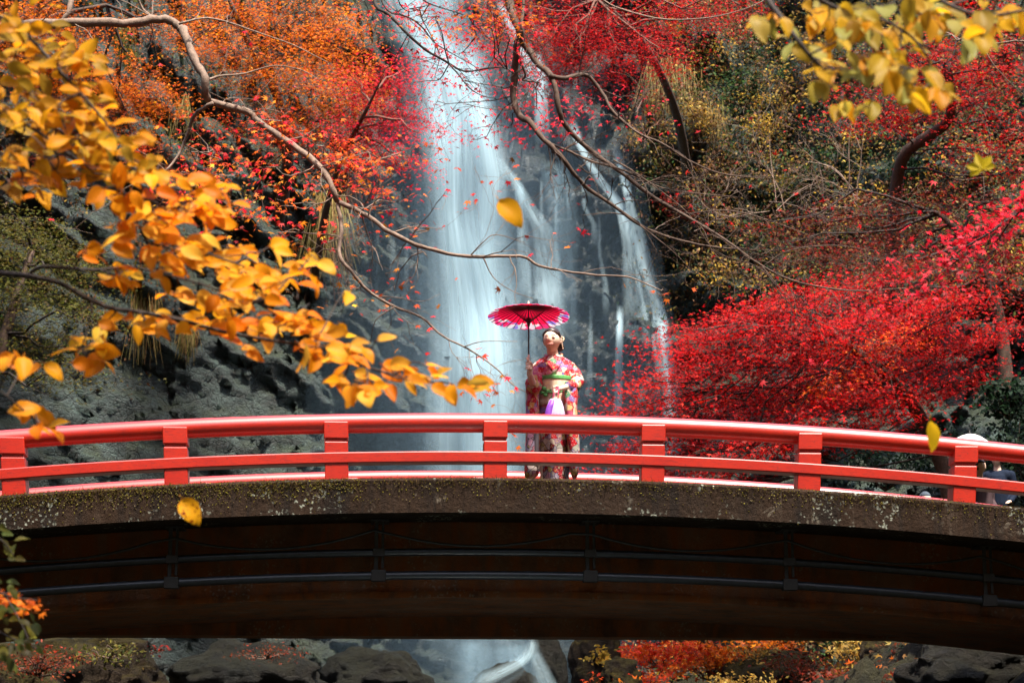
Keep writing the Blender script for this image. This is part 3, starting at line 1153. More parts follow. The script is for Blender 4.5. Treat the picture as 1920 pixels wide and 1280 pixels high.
# ------------------------------------------------------------------ vegetation builders
def jitter_path(a, b, n, amp):
    a, b = np.array(a, float), np.array(b, float)
    L = np.linalg.norm(b - a)
    out = []
    off = np.zeros(3)
    for i in range(n + 1):
        t = i / n
        if 0 < i < n:
            off = off * .6 + rng.normal(size=3) * amp * L
        p = a + (b - a) * t + off * math.sin(math.pi * t)
        out.append(p)
    return out


def pad_leaves(pads, size, tiltn=0.55, shape='maple3'):
    """layered sprays of leaves; pads: (px,py,half w px,half h px,Y,n,palette,slope)"""
    C, NR, DR, SZ, CO, hubs = [], [], [], [], [], []
    for (px, py, hw, hh, Y, n, pal, sl) in pads:
        m = Y / F
        hubs.append((P(px, py, Y), []))
        k = max(3, int(n / 48))
        a = rng.uniform(0, 2 * math.pi, k)
        r = np.sqrt(rng.random(k))
        dx, dz = r * np.cos(a) * hw * m, r * np.sin(a) * hh * m
        dy = rng.uniform(-1, 1, k) * 0.75 * hw * m
        cen = P(px, py, Y)[None] + np.stack([dx, dy, dz - sl * dx], 1)
        hubs[-1][1].extend(cen[:: max(1, k // 14)])
        tone = 1 + 0.40 * rng.normal(size=k)
        which = np.concatenate([np.arange(k), rng.integers(0, k, max(0, n - k))])[:n]
        w = rng.uniform(.13, .36, k)
        loc = rng.normal(size=(n, 3)) * np.stack([w[which] * 1.25, w[which] * 1.25, w[which] * .11 + .010], 1)
        slope = sl + rng.normal(size=k) * .16
        loc[:, 2] -= slope[which] * loc[:, 0] + 0.10 * np.abs(loc[:, 0])
        C.append(cen[which] + loc)
        NR.append(np.stack([rng.normal(size=n) * tiltn, rng.normal(size=n) * tiltn - .45, np.ones(n)], 1))
        d = rng.normal(size=(n, 3))
        d[:, 2] = -np.abs(d[:, 2]) * .8
        DR.append(d)
        SZ.append(size * rng.uniform(.42, .82, n))
        CO.append(np.clip(pick(PAL[pal], n) * np.clip(tone[which], .45, 1.6)[:, None], .002, .85))
    return np.concatenate(C), np.concatenate(NR), np.concatenate(DR), np.concatenate(SZ), np.concatenate(CO), hubs


def tree(name, label, trunk, pads, size, bark='bark_brown', cat='tree', group=None, shape='maple3', twig='bark_dark', trunk_n=10, limb=0.03):
    """trunk: list of world points with radius; pads give the crown"""
    base = np.array(trunk[0][0], float)
    th = thing(name, label, cat, base, group)
    t = MB()
    t.tube([p for p, r in trunk], [r for p, r in trunk], trunk_n)
    t.build('trunk', bark, th, True)
    C, NR, DR, SZ, CO, hubs = pad_leaves(pads, size, shape=shape)
    tp = np.array([p for p, r in trunk])
    b = MB()
    for hub, sub in hubs:
        d = np.linalg.norm(tp - hub, axis=1)
        d = d + np.where(tp[:, 2] > hub[2] + .6, .8, 0)
        src = tp[int(np.argmin(d))]
        path = jitter_path(src, hub, 5, .05)
        b.tube(path, np.linspace(limb, .010, 6), 4, False)
        for sp in sub:
            st_ = path[rng.integers(3, 6)]
            b.tube(jitter_path(st_, sp, 3, .07), [.007, .005, .004, .0025], 3, False)
    b.build('branches', twig, th, True)['kind'] = 'stuff'
    me = leaves_mesh('crown', C, NR, DR, SZ, CO, shape, base)
    cr = link('crown', me, 'leaf', th, base)
    cr['kind'] = 'stuff'
    return th


def gz(x, y):
    return float(ground_z(np.array(x), np.array(y)))


def rooted(px, py, Y):
    """trunk foot on the cliff or slope behind a pixel"""
    y = hitY(px, py) if Y is None else Y
    return P(px, py, y)


def px_path(pts, Y, r0, r1, wob=0.15):
    """pixel polyline at distance Y -> [(point, radius)] with a gentle wander in depth"""
    n = len(pts)
    out = []
    ph = rng.uniform(0, 6)
    for i, p in enumerate(pts):
        yy = (p[2] if len(p) > 2 else Y) + wob * math.sin(ph + i * .9)
        out.append((P(p[0], p[1], yy), r0 + (r1 - r0) * i / max(1, n - 1)))
    return out


def smooth_path(pr, k=3):
    """Catmull-Rom through (point, radius)"""
    P_ = [np.r_[p, r] for p, r in pr]
    P_ = [2 * P_[0] - P_[1]] + P_ + [2 * P_[-1] - P_[-2]]
    out = []
    for i in range(1, len(P_) - 2):
        a, b, c, d = P_[i - 1:i + 3]
        for j in range(k):
            t = j / k
            out.append(.5 * ((2 * b) + (c - a) * t + (2 * a - 5 * b + 4 * c - d) * t * t + (3 * b - a - 3 * c + d) * t ** 3))
    out.append(P_[-2])
    return [(q[:3], max(.002, q[3])) for q in out]


def sprout(mb, p, d, L, r, depth, tips, spread=.55, droop=0.0):
    """recursive bare twig"""
    n = 5
    pts_, q, dd = [np.array(p, float)], np.array(p, float), np.array(d, float)
    for i in range(n):
        dd = dd + rng.normal(size=3) * .20
        dd[2] -= droop * .1
        dd /= np.linalg.norm(dd)
        q = q + dd * L / n
        pts_.append(q.copy())
    mb.tube(pts_, np.linspace(r, max(.0016, r * .45), n + 1), 3, False)
    if depth == 0:
        tips.append((pts_[-1], dd.copy()))
        return
    for i in range(rng.integers(2, 4)):
        k = rng.integers(2, n + 1)
        sd = norm(dd + rng.normal(size=3) * spread)
        sprout(mb, pts_[k], sd, L * rng.uniform(.45, .75), max(.0016, r * .55), depth - 1, tips, spread, droop)
    tips.append((pts_[-1], dd.copy()))


# ------------------------------------------------------------------ maples on and before the cliff
def T(pts, Y, r0, r1):
    return smooth_path(px_path(pts, Y, r0, r1), 3)


def pads(lst, Y, pal, dens=1.0, sl=0.12):
    out = []
    for p in lst:
        px, py, hw, hh = p[:4]
        k = p[4] if len(p) > 4 else 1.0
        yy = p[5] if len(p) > 5 else Y + rng.uniform(-1.2, 1.2)
        pl = p[6] if len(p) > 6 else pal
        n = int(hw * hh * 0.46 * dens * k)
        out.append((px, py, hw, hh, yy, max(12, n), pl, sl))
    return out


tree('maple_tree', 'orange maple over the cliff in the upper left corner',
     T([(-60, 420, 41), (-70, 250, 40), (-30, 120, 39), (80, 40, 38.5), (200, 10, 38)], 38, .16, .04),
     pads([(60, 110, 100, 45), (190, 140, 120, 40), (285, 185, 75, 38), (120, 55, 120, 40), (290, 60, 60, 30, .6), (240, 225, 70, 18), (20, 40, 80, 40),
           (120, 215, 110, 35, .8, 38, 'rust'), (250, 270, 60, 22, .7, 38.5, 'rust'), (60, 300, 80, 30, .6, 38.5, 'rust'), (330, 20, 60, 30, .6)], 38, 'orange', 1.0), .082)
tree('maple_tree', 'orange maple left of the waterfall, high on the cliff',
     T([(520, 420, 44), (540, 300, 43), (520, 180, 42), (470, 90, 41.5), (430, 0, 41)], 41, .15, .04),
     pads([(430, 25, 120, 40), (560, 35, 110, 50), (640, 90, 60, 60, .9), (510, 110, 120, 38), (600, 160, 100, 45), (440, 105, 90, 30), (660, 200, 55, 40),
           (560, 215, 80, 28), (380, 60, 70, 30, .7), (480, 170, 60, 22), (640, 20, 60, 30, .8), (500, 240, 90, 25, .8, 41, 'redorange'), (590, 270, 80, 26, .8, 41, 'redorange')], 41, 'orange', 1.0), .082)
tree('maple_tree', 'crimson pink maple touching the left edge of the waterfall',
     T([(590, 520, 40), (610, 400, 39), (640, 300, 38), (680, 220, 37), (700, 180, 36.8), (720, 140, 36.5)], 37, .08, .008),
     pads([(700, 170, 60, 35), (745, 205, 55, 40), (700, 250, 65, 38), (760, 130, 50, 26, .6), (735, 290, 55, 22), (670, 300, 50, 25, .8, 37, 'redorange'), (665, 150, 45, 35, .8, 37.5, 'mixed'),
           (785, 250, 40, 30, .5), (690, 350, 50, 30, .5, 37, 'mixed')], 37, 'pink', 1.25), .072, twig='twig_red')
tree('maple_tree', 'red maple above the top right of the waterfall',
     T([(1290, 330, 47), (1270, 220, 44), (1230, 120, 42), (1180, 50, 40), (1120, 0, 39)], 39, .12, .03),
     pads([(1000, 90, 70, 50), (1080, 60, 110, 45), (1180, 55, 110, 42), (1150, 120, 80, 35), (1055, 145, 75, 28), (1245, 95, 55, 36), (1320, 30, 80, 30), (1090, 105, 60, 25), (980, 20, 70, 30), (1250, 15, 90, 30), (1390, 10, 50, 25)],
          39, 'red', 1.05), .072, twig='twig_red')
tree('maple_tree', 'red maple with a bent bare trunk on the upper right slope',
     T([(1660, 640, 35), (1668, 520, 34.5), (1676, 430, 34), (1682, 340, 33.6), (1700, 285, 33.2), (1750, 250, 33), (1778, 225, 32.8), (1785, 180, 32.6), (1775, 120, 32.4)], 33, .13, .07),
     pads([(1640, 215, 90, 24), (1730, 195, 90, 32), (1830, 190, 90, 40), (1890, 240, 70, 40), (1780, 120, 110, 40), (1850, 290, 80, 15), (1690, 235, 60, 18), (1700, 100, 80, 30, .8), (1600, 130, 70, 30, .5, 34, 'rust'),
           (1880, 120, 60, 50), (1910, 320, 50, 25), (1620, 180, 60, 20, .6), (1820, 40, 120, 40, .7)], 32.5, 'red', .62, 0.02), .078, limb=.02)
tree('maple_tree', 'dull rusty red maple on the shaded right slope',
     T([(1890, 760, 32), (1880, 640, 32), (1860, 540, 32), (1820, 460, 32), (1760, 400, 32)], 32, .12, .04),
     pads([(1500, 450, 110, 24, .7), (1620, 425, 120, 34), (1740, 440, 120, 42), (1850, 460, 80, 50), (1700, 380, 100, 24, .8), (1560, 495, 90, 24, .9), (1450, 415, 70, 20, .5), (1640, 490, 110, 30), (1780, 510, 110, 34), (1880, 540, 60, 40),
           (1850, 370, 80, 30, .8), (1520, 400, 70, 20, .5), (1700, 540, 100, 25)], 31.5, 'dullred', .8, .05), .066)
big = [(1500, 555, 90, 26), (1590, 545, 100, 28), (1400, 590, 85, 26), (1320, 618, 85, 26), (1480, 620, 105, 34), (1600, 615, 110, 38), (1700, 595, 100, 38), (1790, 575, 80, 34), (1300, 690, 85, 22), (1235, 715, 60, 22),
       (1420, 690, 100, 32), (1540, 690, 110, 36), (1660, 680, 105, 38), (1770, 655, 90, 38), (1860, 620, 60, 40, .8), (1195, 765, 65, 18), (1330, 765, 90, 28), (1450, 775, 95, 28), (1580, 765, 105, 34), (1680, 745, 95, 34), (1780, 715, 70, 26),
       (1200, 840, 80, 26), (1290, 855, 80, 34), (1400, 850, 85, 34), (1330, 900, 80, 26), (1480, 830, 60, 30), (1180, 880, 60, 18, .7), (1560, 830, 70, 18, .8), (1650, 800, 60, 18), (1270, 645, 60, 20, .8), (1380, 650, 90, 22), (1150, 795, 50, 12, .8),
       (1260, 770, 70, 22), (1430, 735, 90, 22), (1510, 735, 90, 22), (1250, 910, 70, 20, .8), (1640, 640, 90, 22, .8, 28.5, 'redorange'), (1560, 720, 60, 18, .8, 27.5, 'redorange')]
tree('maple_tree', 'big bright red maple spreading beside the woman behind the bridge',
     T([(1790, 980, 29), (1770, 880, 29), (1735, 800, 29), (1690, 730, 29), (1620, 670, 28.5), (1560, 620, 28.5)], 28.5, .13, .05),
     pads(big, 28.5, 'red', 1.0, -.22), .072, limb=.015)
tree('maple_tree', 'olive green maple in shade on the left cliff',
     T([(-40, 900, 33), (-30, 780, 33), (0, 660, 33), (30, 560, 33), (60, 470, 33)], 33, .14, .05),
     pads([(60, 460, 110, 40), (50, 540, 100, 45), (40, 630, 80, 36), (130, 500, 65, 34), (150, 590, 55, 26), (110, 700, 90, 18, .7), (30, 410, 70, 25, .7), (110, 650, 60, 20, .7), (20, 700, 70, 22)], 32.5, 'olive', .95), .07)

# ------------------------------------------------------------------ near bare-limbed maples: limbs traced, twigs grown
def limb_tree(name, label, limbs, Y, twigs, pads_, size, bark='bark_pale', shape='maple5', tipleaf=0.35, tip_pal='mixed'):
    allp = [smooth_path(px_path(pp, Y, r0, r1), 4) for pp, r0, r1 in limbs]
    base = allp[0][0][0]
    th = thing(name, label, 'tree', base)
    for k, path in enumerate(allp):
        b = MB()
        path = [(p + rng.normal(size=3) * min(.006, r * .12), r * rng.uniform(.9, 1.12)) for p, r in path]
        b.tube([p for p, r in path], [r for p, r in path], 8 if path[0][1] > .02 else 5)
        b.build('limb', bark, th, True)
    tips = []
    tw = MB()
    for path in allp:
        L = len(path)
        for i in range(1, L):
            seg = np.linalg.norm(path[i][0] - path[i - 1][0])
            for _ in range(rng.poisson(twigs * seg)):
                p, r = path[i]
                t = norm(path[i][0] - path[i - 1][0])
                d = norm(t * .6 + rng.normal(size=3) * np.array([.7, .6, .7]))
                sprout(tw, p, d, rng.uniform(.25, .75), min(.008, r * .45), int(rng.integers(1, 3)), tips, .6, .3)
    tw.build('twigs', bark, th, True)['kind'] = 'stuff'
    pads_ = [p[:5] + (max(6, int(p[5] * .6)),) + p[6:] for p in pads_]
    C, NR, DR, SZ, CO, hubs = pad_leaves(pads_, size * 1.25, .7, shape)
    k = rng.random(len(tips)) < tipleaf
    tp = np.array([t[0] for t in tips])[k]
    n = len(tp)
    if n:
        C = np.concatenate([C, tp])
        NR = np.concatenate([NR, rng.normal(size=(n, 3)) * .5 + np.array([0, -.6, .8])])
        DR = np.concatenate([DR, rng.normal(size=(n, 3)) + np.array([0, 0, -.6])])
        SZ = np.concatenate([SZ, size * rng.uniform(.7, 1.1, n)])
        CO = np.concatenate([CO, pick(PAL[tip_pal], n)])
    b = MB()
    ap = np.array([p for path in allp for p, r in path])
    for hub, sub in hubs:
        src = ap[int(np.argmin(np.linalg.norm(ap - hub, axis=1)))]
        path = jitter_path(src, hub, 4, .07)
        b.tube(path, np.linspace(.008, .004, 5), 4, False)
        for sp in sub:
            b.tube(jitter_path(path[rng.integers(2, 5)], sp, 3, .08), [.005, .004, .003, .002], 3, False)
    b.build('branchlets', bark, th, True)['kind'] = 'stuff'
    cr = link('foliage', leaves_mesh('foliage', C, NR, DR, SZ, CO, shape, base), 'leaf', th, base)
    cr['kind'] = 'stuff'
    return th


limb_tree('maple_tree', 'pale crooked maple limb reaching from the left over the waterfall', [
    ([(-120, 70), (0, 52), (60, 45), (160, 42), (250, 42), (310, 37), (335, 50), (348, 68), (362, 110), (385, 148), (384, 175), (400, 193), (465, 210), (485, 230), (545, 270), (605, 318), (625, 360), (633, 378)], .055, .030),
    ([(633, 378), (690, 405), (735, 437), (800, 465), (880, 481), (975, 480), (1010, 498), (1060, 508), (1120, 516), (1180, 520), (1240, 545)], .026, .006),
    ([(633, 378), (640, 430), (637, 480), (660, 510), (690, 545), (740, 575), (790, 595), (830, 630), (880, 655), (930, 690), (960, 720), (985, 735)], .022, .004),
    ([(398, 193), (365, 215), (352, 250), (335, 290), (310, 320), (280, 335)], .022, .008),
    ([(392, 150), (410, 143), (460, 138), (510, 124), (560, 130), (600, 150)], .015, .004),
    ([(335, 45), (380, 35), (420, 40), (480, 60), (550, 85), (620, 120)], .014, .004),
    ([(300, 42), (270, 20), (255, -10)], .016, .012), ([(115, 42), (130, 20), (135, -20)], .03, .025),
    ([(540, 262), (570, 255), (600, 235)], .008, .003), ([(600, 315), (640, 300), (690, 285)], .010, .003),
    ([(735, 437), (775, 425), (830, 430)], .008, .003), ([(880, 481), (905, 455), (930, 440), (985, 455)], .008, .003), ([(905, 480), (925, 520), (960, 545), (1000, 560)], .007, .003),
    ([(740, 575), (705, 600), (695, 640)], .007, .003), ([(870, 650), (905, 640), (970, 640)], .006, .003), ([(800, 480), (790, 470), (770, 470)], .005, .002)],
    21.5, 3.4,
    pads([(400, 280, 60, 40, .30), (500, 265, 50, 30, .3), (440, 330, 70, 35, .4), (545, 330, 60, 35, .35), (480, 385, 60, 30, .35), (580, 250, 50, 30, .35), (620, 330, 40, 30, .25), (520, 435, 50, 20, .3),
          (700, 310, 60, 28, .35), (770, 300, 50, 30, .2), (740, 380, 50, 40, .12), (770, 430, 50, 30, .1), (740, 545, 50, 20, .14), (660, 545, 40, 20, .12), (360, 330, 50, 40, .4), (560, 390, 60, 40, .25)], 22, 'mixed', .42), .075)
limb_tree('maple_tree', 'bare brown maple limbs hanging from the top centre before the waterfall', [
    ([(940, -260), (950, -130), (955, 0), (965, 35), (975, 65), (968, 95), (965, 140), (962, 180), (972, 215), (995, 230), (1020, 262), (1050, 290), (1075, 325), (1105, 355), (1150, 385), (1200, 422), (1260, 446), (1330, 462), (1420, 470)], .058, .010),
    ([(968, 75), (985, 85), (1005, 115), (1030, 140), (1040, 160), (1050, 210), (1062, 238), (1110, 285), (1160, 320), (1215, 362), (1280, 402), (1360, 450), (1430, 500), (1500, 530), (1600, 545), (1700, 540)], .045, .006),
    ([(1030, 142), (1060, 147), (1085, 140), (1105, 145), (1130, 175), (1150, 210), (1200, 252), (1240, 268), (1290, 300), (1350, 325), (1430, 335)], .030, .006),
    ([(1028, 268), (1070, 285), (1110, 303), (1170, 320), (1240, 352), (1300, 362), (1390, 370)], .016, .005),
    ([(980, -150), (982, 0), (978, 40), (972, 95), (985, 140), (980, 150), (1010, 155)], .022, .008),
    ([(1150, 300), (1200, 330), (1290, 400), (1340, 470), (1420, 500), (1460, 540)], .010, .003),
    ([(1200, 422), (1260, 470), (1300, 510)], .008, .003), ([(1280, 402), (1370, 395), (1460, 420), (1540, 450)], .010, .003), ([(1430, 500), (1480, 470), (1560, 460), (1640, 470)], .010, .003),
    ([(1430, 500), (1470, 560), (1530, 600), (1640, 640)], .008, .003), ([(1085, 310), (1105, 325), (1110, 300), (1125, 295)], .008, .004), ([(1200, 350), (1250, 330), (1310, 335)], .008, .003)],
    24.0, 5.0,
    pads([(950, 240, 60, 16, .5), (895, 262, 45, 14, .45), (1000, 205, 45, 24, .45), (1060, 235, 35, 24, .35), (1015, 180, 40, 24, .35), (1090, 200, 50, 24, .25), (870, 150, 50, 40, .14), (820, 190, 45, 30, .12), (1180, 180, 60, 30, .2)], 25, 'pink', .85), .060, 'bark_brown', 'maple3', .10, 'red')
limb_tree('maple_tree', 'dark thin maple branches crossing the top of the waterfall', [
    ([(690, -160), (700, -30), (706, 12), (730, 28), (765, 65), (800, 95), (835, 115), (862, 131), (885, 134), (915, 128), (945, 128), (965, 138)], .022, .006),
    ([(700, -60), (715, 0), (730, 22), (752, 28), (775, 38), (795, 55), (815, 80), (850, 102), (890, 125), (905, 145)], .014, .004),
    ([(840, 118), (860, 140), (880, 165), (905, 180), (930, 185)], .010, .004),
    ([(740, -30), (750, 8), (770, 22), (805, 8)], .008, .004), ([(775, -20), (800, 5), (850, 22), (880, 32)], .010, .004),
    ([(842, 120), (825, 148), (800, 152), (775, 155)], .008, .003)],
    23.0, 3.4,
    pads([(790, 45, 60, 26, .35), (850, 25, 60, 24, .45), (905, 55, 50, 26, .5), (830, 75, 60, 22, .4), (880, 100, 60, 20, .4), (800, 115, 50, 20, .35), (930, 110, 40, 20, .4), (815, 145, 45, 14, .3),
          (925, 25, 45, 18, 1.0, 22, 'orange'), (905, 45, 30, 12, 1.0, 22, 'orange'), (820, 40, 30, 16, .6, 22, 'orange'), (940, 60, 20, 10, .8, 22, 'orange')], 24, 'pink', 1.0), .055, 'bark_dark', 'maple3', .2, 'pink')
limb_tree('maple_tree', 'near bright red maple spray at the right edge, out of focus', [
    ([(2050, 330), (1960, 370), (1900, 405), (1850, 440), (1800, 470), (1770, 495)], .012, .003), ([(1900, 405), (1870, 450), (1840, 480)], .006, .002)],
    11.0, 3.0,
    pads([(1835, 445, 60, 14, .55, 11), (1890, 405, 50, 22, .7, 11), (1800, 485, 35, 10, .5, 11), (1910, 380, 40, 20, .6, 11), (1860, 480, 40, 12, .5, 11)], 11, 'pink', 1.6, -.4), .042, 'bark_dark', 'maple5', .7, 'pink')
limb_tree('maple_tree', 'bare pale twigs in the upper right corner', [
    ([(2000, 110), (1920, 78), (1860, 84), (1820, 82), (1795, 72), (1765, 55), (1740, 38), (1700, 20)], .014, .004), ([(1800, 75), (1840, 60), (1900, 45), (1960, 30)], .008, .003),
    ([(1840, 85), (1870, 130), (1920, 180)], .007, .003)],
    20.0, 3.0, pads([(1760, 60, 40, 20, .1)], 20, 'red', .4), .06, 'bark_pale', 'maple3', .08, 'red')
limb_tree('maple_tree', 'bare grey branch crossing the red leaves at the top right', [
    ([(1080, -60), (1130, 0), (1180, 22), (1240, 36), (1290, 37), (1350, 30), (1410, 12), (1450, -10)], .016, .006)],
    30.0, 1.5, pads([(1300, 40, 40, 10, .2)], 30, 'red', .4), .06, 'bark_pale', 'maple3', .05, 'red')

# ------------------------------------------------------------------ undergrowth that clothes the slopes
def project(x, y, z):
    dz = z - 1.6
    d = y * CA + dz * SA
    return 960 + F * x / d, 640 - F * (dz * CA - y * SA) / d


n = 420000
x = rng.uniform(-11.5, 11.5, n)
z = rng.uniform(2.5, 23, n)
y = surf(x, z)
px, py = project(x, y, z)
q3 = np.stack([x * .55, z * .55, np.zeros(n)], 1)
n1 = fbm(q3, 3)
n2 = fbm(q3 * 3.1 + 40, 3)
right = sstep(1150, 1330, px + 60 * n1) * sstep(640, 520, py)
right = np.maximum(right, sstep(1080, 1140, px) * sstep(1150, 1190, py) * .9)
left = sstep(760, 600, px + 80 * n1) * sstep(620, 430, py) * 0.55
left = np.maximum(left, sstep(330, 180, px) * sstep(760, 600, py) * .6)
left = np.maximum(left, sstep(250, 60, px) * sstep(1150, 1200, py) * .8)
keep = (rng.random(n) < (right * np.clip(.75 + 1.2 * n2, .1, 1) + left * np.clip(.35 + 2.2 * n2, 0, 1))) & (px > -150) & (px < 2070) & (py > -120) & (py < 1330)
x, y, z, px, py, n1, n2 = [a[keep] for a in (x, y, z, px, py, n1, n2)]
n = len(x)
lift = np.abs(rng.normal(size=n)) * np.where(px > 1100, .42, .12)
c = np.stack([x + rng.normal(size=n) * .05, y - lift - .03, z + lift * .5], 1)
sel = fbm(np.stack([x * .8 + 9, z * .8, np.zeros(n)], 1), 2)
pals = ['green', 'ochre', 'brown', 'yellow', 'olive', 'dkgreen', 'straw']
w = np.stack([.5 + sel, .6 - sel * .6, .75 + n2 * .8, .32 - sel * 1.0, .5 + sel, .5 - n2 * 1.3, .5 * np.ones(n)], 1)
w[px < 900] *= np.array([.6, .6, 1.1, .35, 1.2, 0.8, .9])
ch = np.argmax(w + rng.gumbel(size=w.shape) * .22, 1)
col = np.zeros((n, 3))
for k, p_ in enumerate(pals):
    m_ = ch == k
    col[m_] = pick(PAL[p_], m_.sum())
me = leaves_mesh('undergrowth', c, rng.normal(size=(n, 3)) * .6 + np.array([0, -.8, .7]), rng.normal(size=(n, 3)) + np.array([0, -.5, -.4]), rng.uniform(.05, .13, n), col, 'oval', np.zeros(3))
ug = link('undergrowth', me, 'leaf')
tag(ug, 'low mixed undergrowth clinging to the cliff slopes', None, None, 'stuff')


def shrub(name, label, px, py, hw, hh, pal, n, size, Y=None, shape='oval', group=None, cat='shrub', stem='bark_brown', up=.9):
    yy = (hitY(px, py + hh * .8) if Y is None else Y)
    m_ = yy / F
    base = P(px, py + hh, yy)
    th = thing(name, label, cat, base, group)
    cen = P(px, py, yy - .35 * hw * m_)
    k = max(6, n // 22)
    a = rng.normal(size=(k, 3))
    a = a / np.linalg.norm(a, axis=1)[:, None] * (rng.random((k, 1)) ** .4)
    hubs = cen + a * np.array([hw * m_, hw * m_ * .7, hh * m_])
    b = MB()
    for h in hubs[:24]:
        b.tube(jitter_path(base, h, 4, .06), [.014, .010, .008, .005, .003], 3, False)
    b.build('stems', stem, th, True)['kind'] = 'stuff'
    w = rng.integers(0, k, n)
    tone = np.clip(1 + .28 * rng.normal(size=k), .5, 1.6)
    sd = .05 + .10 * hw * m_
    C = hubs[w] + rng.normal(size=(n, 3)) * np.array([sd * 1.2, sd * 1.2, sd * .55])
    NR = rng.normal(size=(n, 3)) * .6 + np.array([0, -.6, up])
    DR = rng.normal(size=(n, 3)) + np.array([0, -.3, -.4])
    CO = np.clip(pick(PAL[pal], n) * tone[w][:, None], .002, .85)
    f = link('leaves', leaves_mesh('leaves', C, NR, DR, size * rng.uniform(.6, 1.2, n), CO, shape, base), 'leaf', th, base)
    f['kind'] = 'stuff'
    return th


def tussock(label, px, py, length, spread, n, pal='straw', Y=None):
    yy = (hitY(px, py) if Y is None else Y) - .1
    base = P(px, py, yy)
    th = thing('grass_tussock', label, 'grass', base, 'grass tussocks hanging from the cliff')
    T_, Q_ = [], []
    vs, fs, cs = [], [], []
    pal_ = pick(PAL[pal], n)
    L = length * yy / F
    for i in range(n):
        a = rng.uniform(-1.35, 1.35)
        l = L * rng.uniform(.35, 1.1)
        out = rng.uniform(.12, .55) * l
        p0 = base + np.array([rng.normal() * spread * yy / F * .26, rng.normal() * .06, rng.normal() * spread * yy / F * .22])
        sx = math.sin(a) * out
        o = len(vs)
        wd = .010
        for t in (0, .3, .65, 1.0):
            q_ = p0 + np.array([sx * t, -out * math.cos(a) * t, .18 * l * math.sin(math.pi * min(1, t * 1.6)) - l * t ** 2 * .95])
            ww = wd * (1 - .8 * t)
            vs += [q_ + np.array([-ww, 0, 0]), q_ + np.array([ww, 0, 0])]
        fs += [(o + 2 * k, o + 2 * k + 1, o + 2 * k + 3, o + 2 * k + 2) for k in range(3)]
        cs += [pal_[i]] * 8
    b = link('blades', mesh_np('blades', np.array(vs) - base, np.array(fs), None, np.array(cs)), 'leaf', th, base)
    b['kind'] = 'stuff'
    cr = MB()
    cr.ball(base + np.array([0, .1, -.05]), (.12 + spread * yy / F * .3, .12, .10))
    cr.build('crown', 'forest_floor', th, True)


for a in [('long hanging straw grass tussock right of the bare limbs', 1255, 150, 130, 70, 420), ('rusty grass tussock under the top right beech leaves', 1378, 60, 80, 55, 300, 'brown'),
          ('short grass tussock on the ledge below the longest tussock', 1330, 215, 70, 40, 160), ('hanging grass beside the pale rock under the left limb', 225, 60, 70, 40, 160, 'olive'),
          ('green grass tuft below the left limb', 240, 105, 34, 40, 140, 'olive'), ('dry grass strands hanging left of the waterfall at mid height', 610, 395, 130, 60, 260, 'straw'),
          ('brown grass strands under the crimson maple', 640, 300, 120, 50, 220, 'brown'), ('trailing dry strands on the left rock above the handrail', 265, 560, 130, 60, 200, 'straw'),
          ('small trailing tuft above the left rock overhang', 350, 620, 60, 40, 110, 'straw'), ('dry tuft beside the crooked limb fork', 600, 480, 110, 60, 200, 'brown'),
          ('brown grass on the shaded ledge left of the fork', 330, 195, 80, 40, 150, 'straw')]:
    tussock(*a)

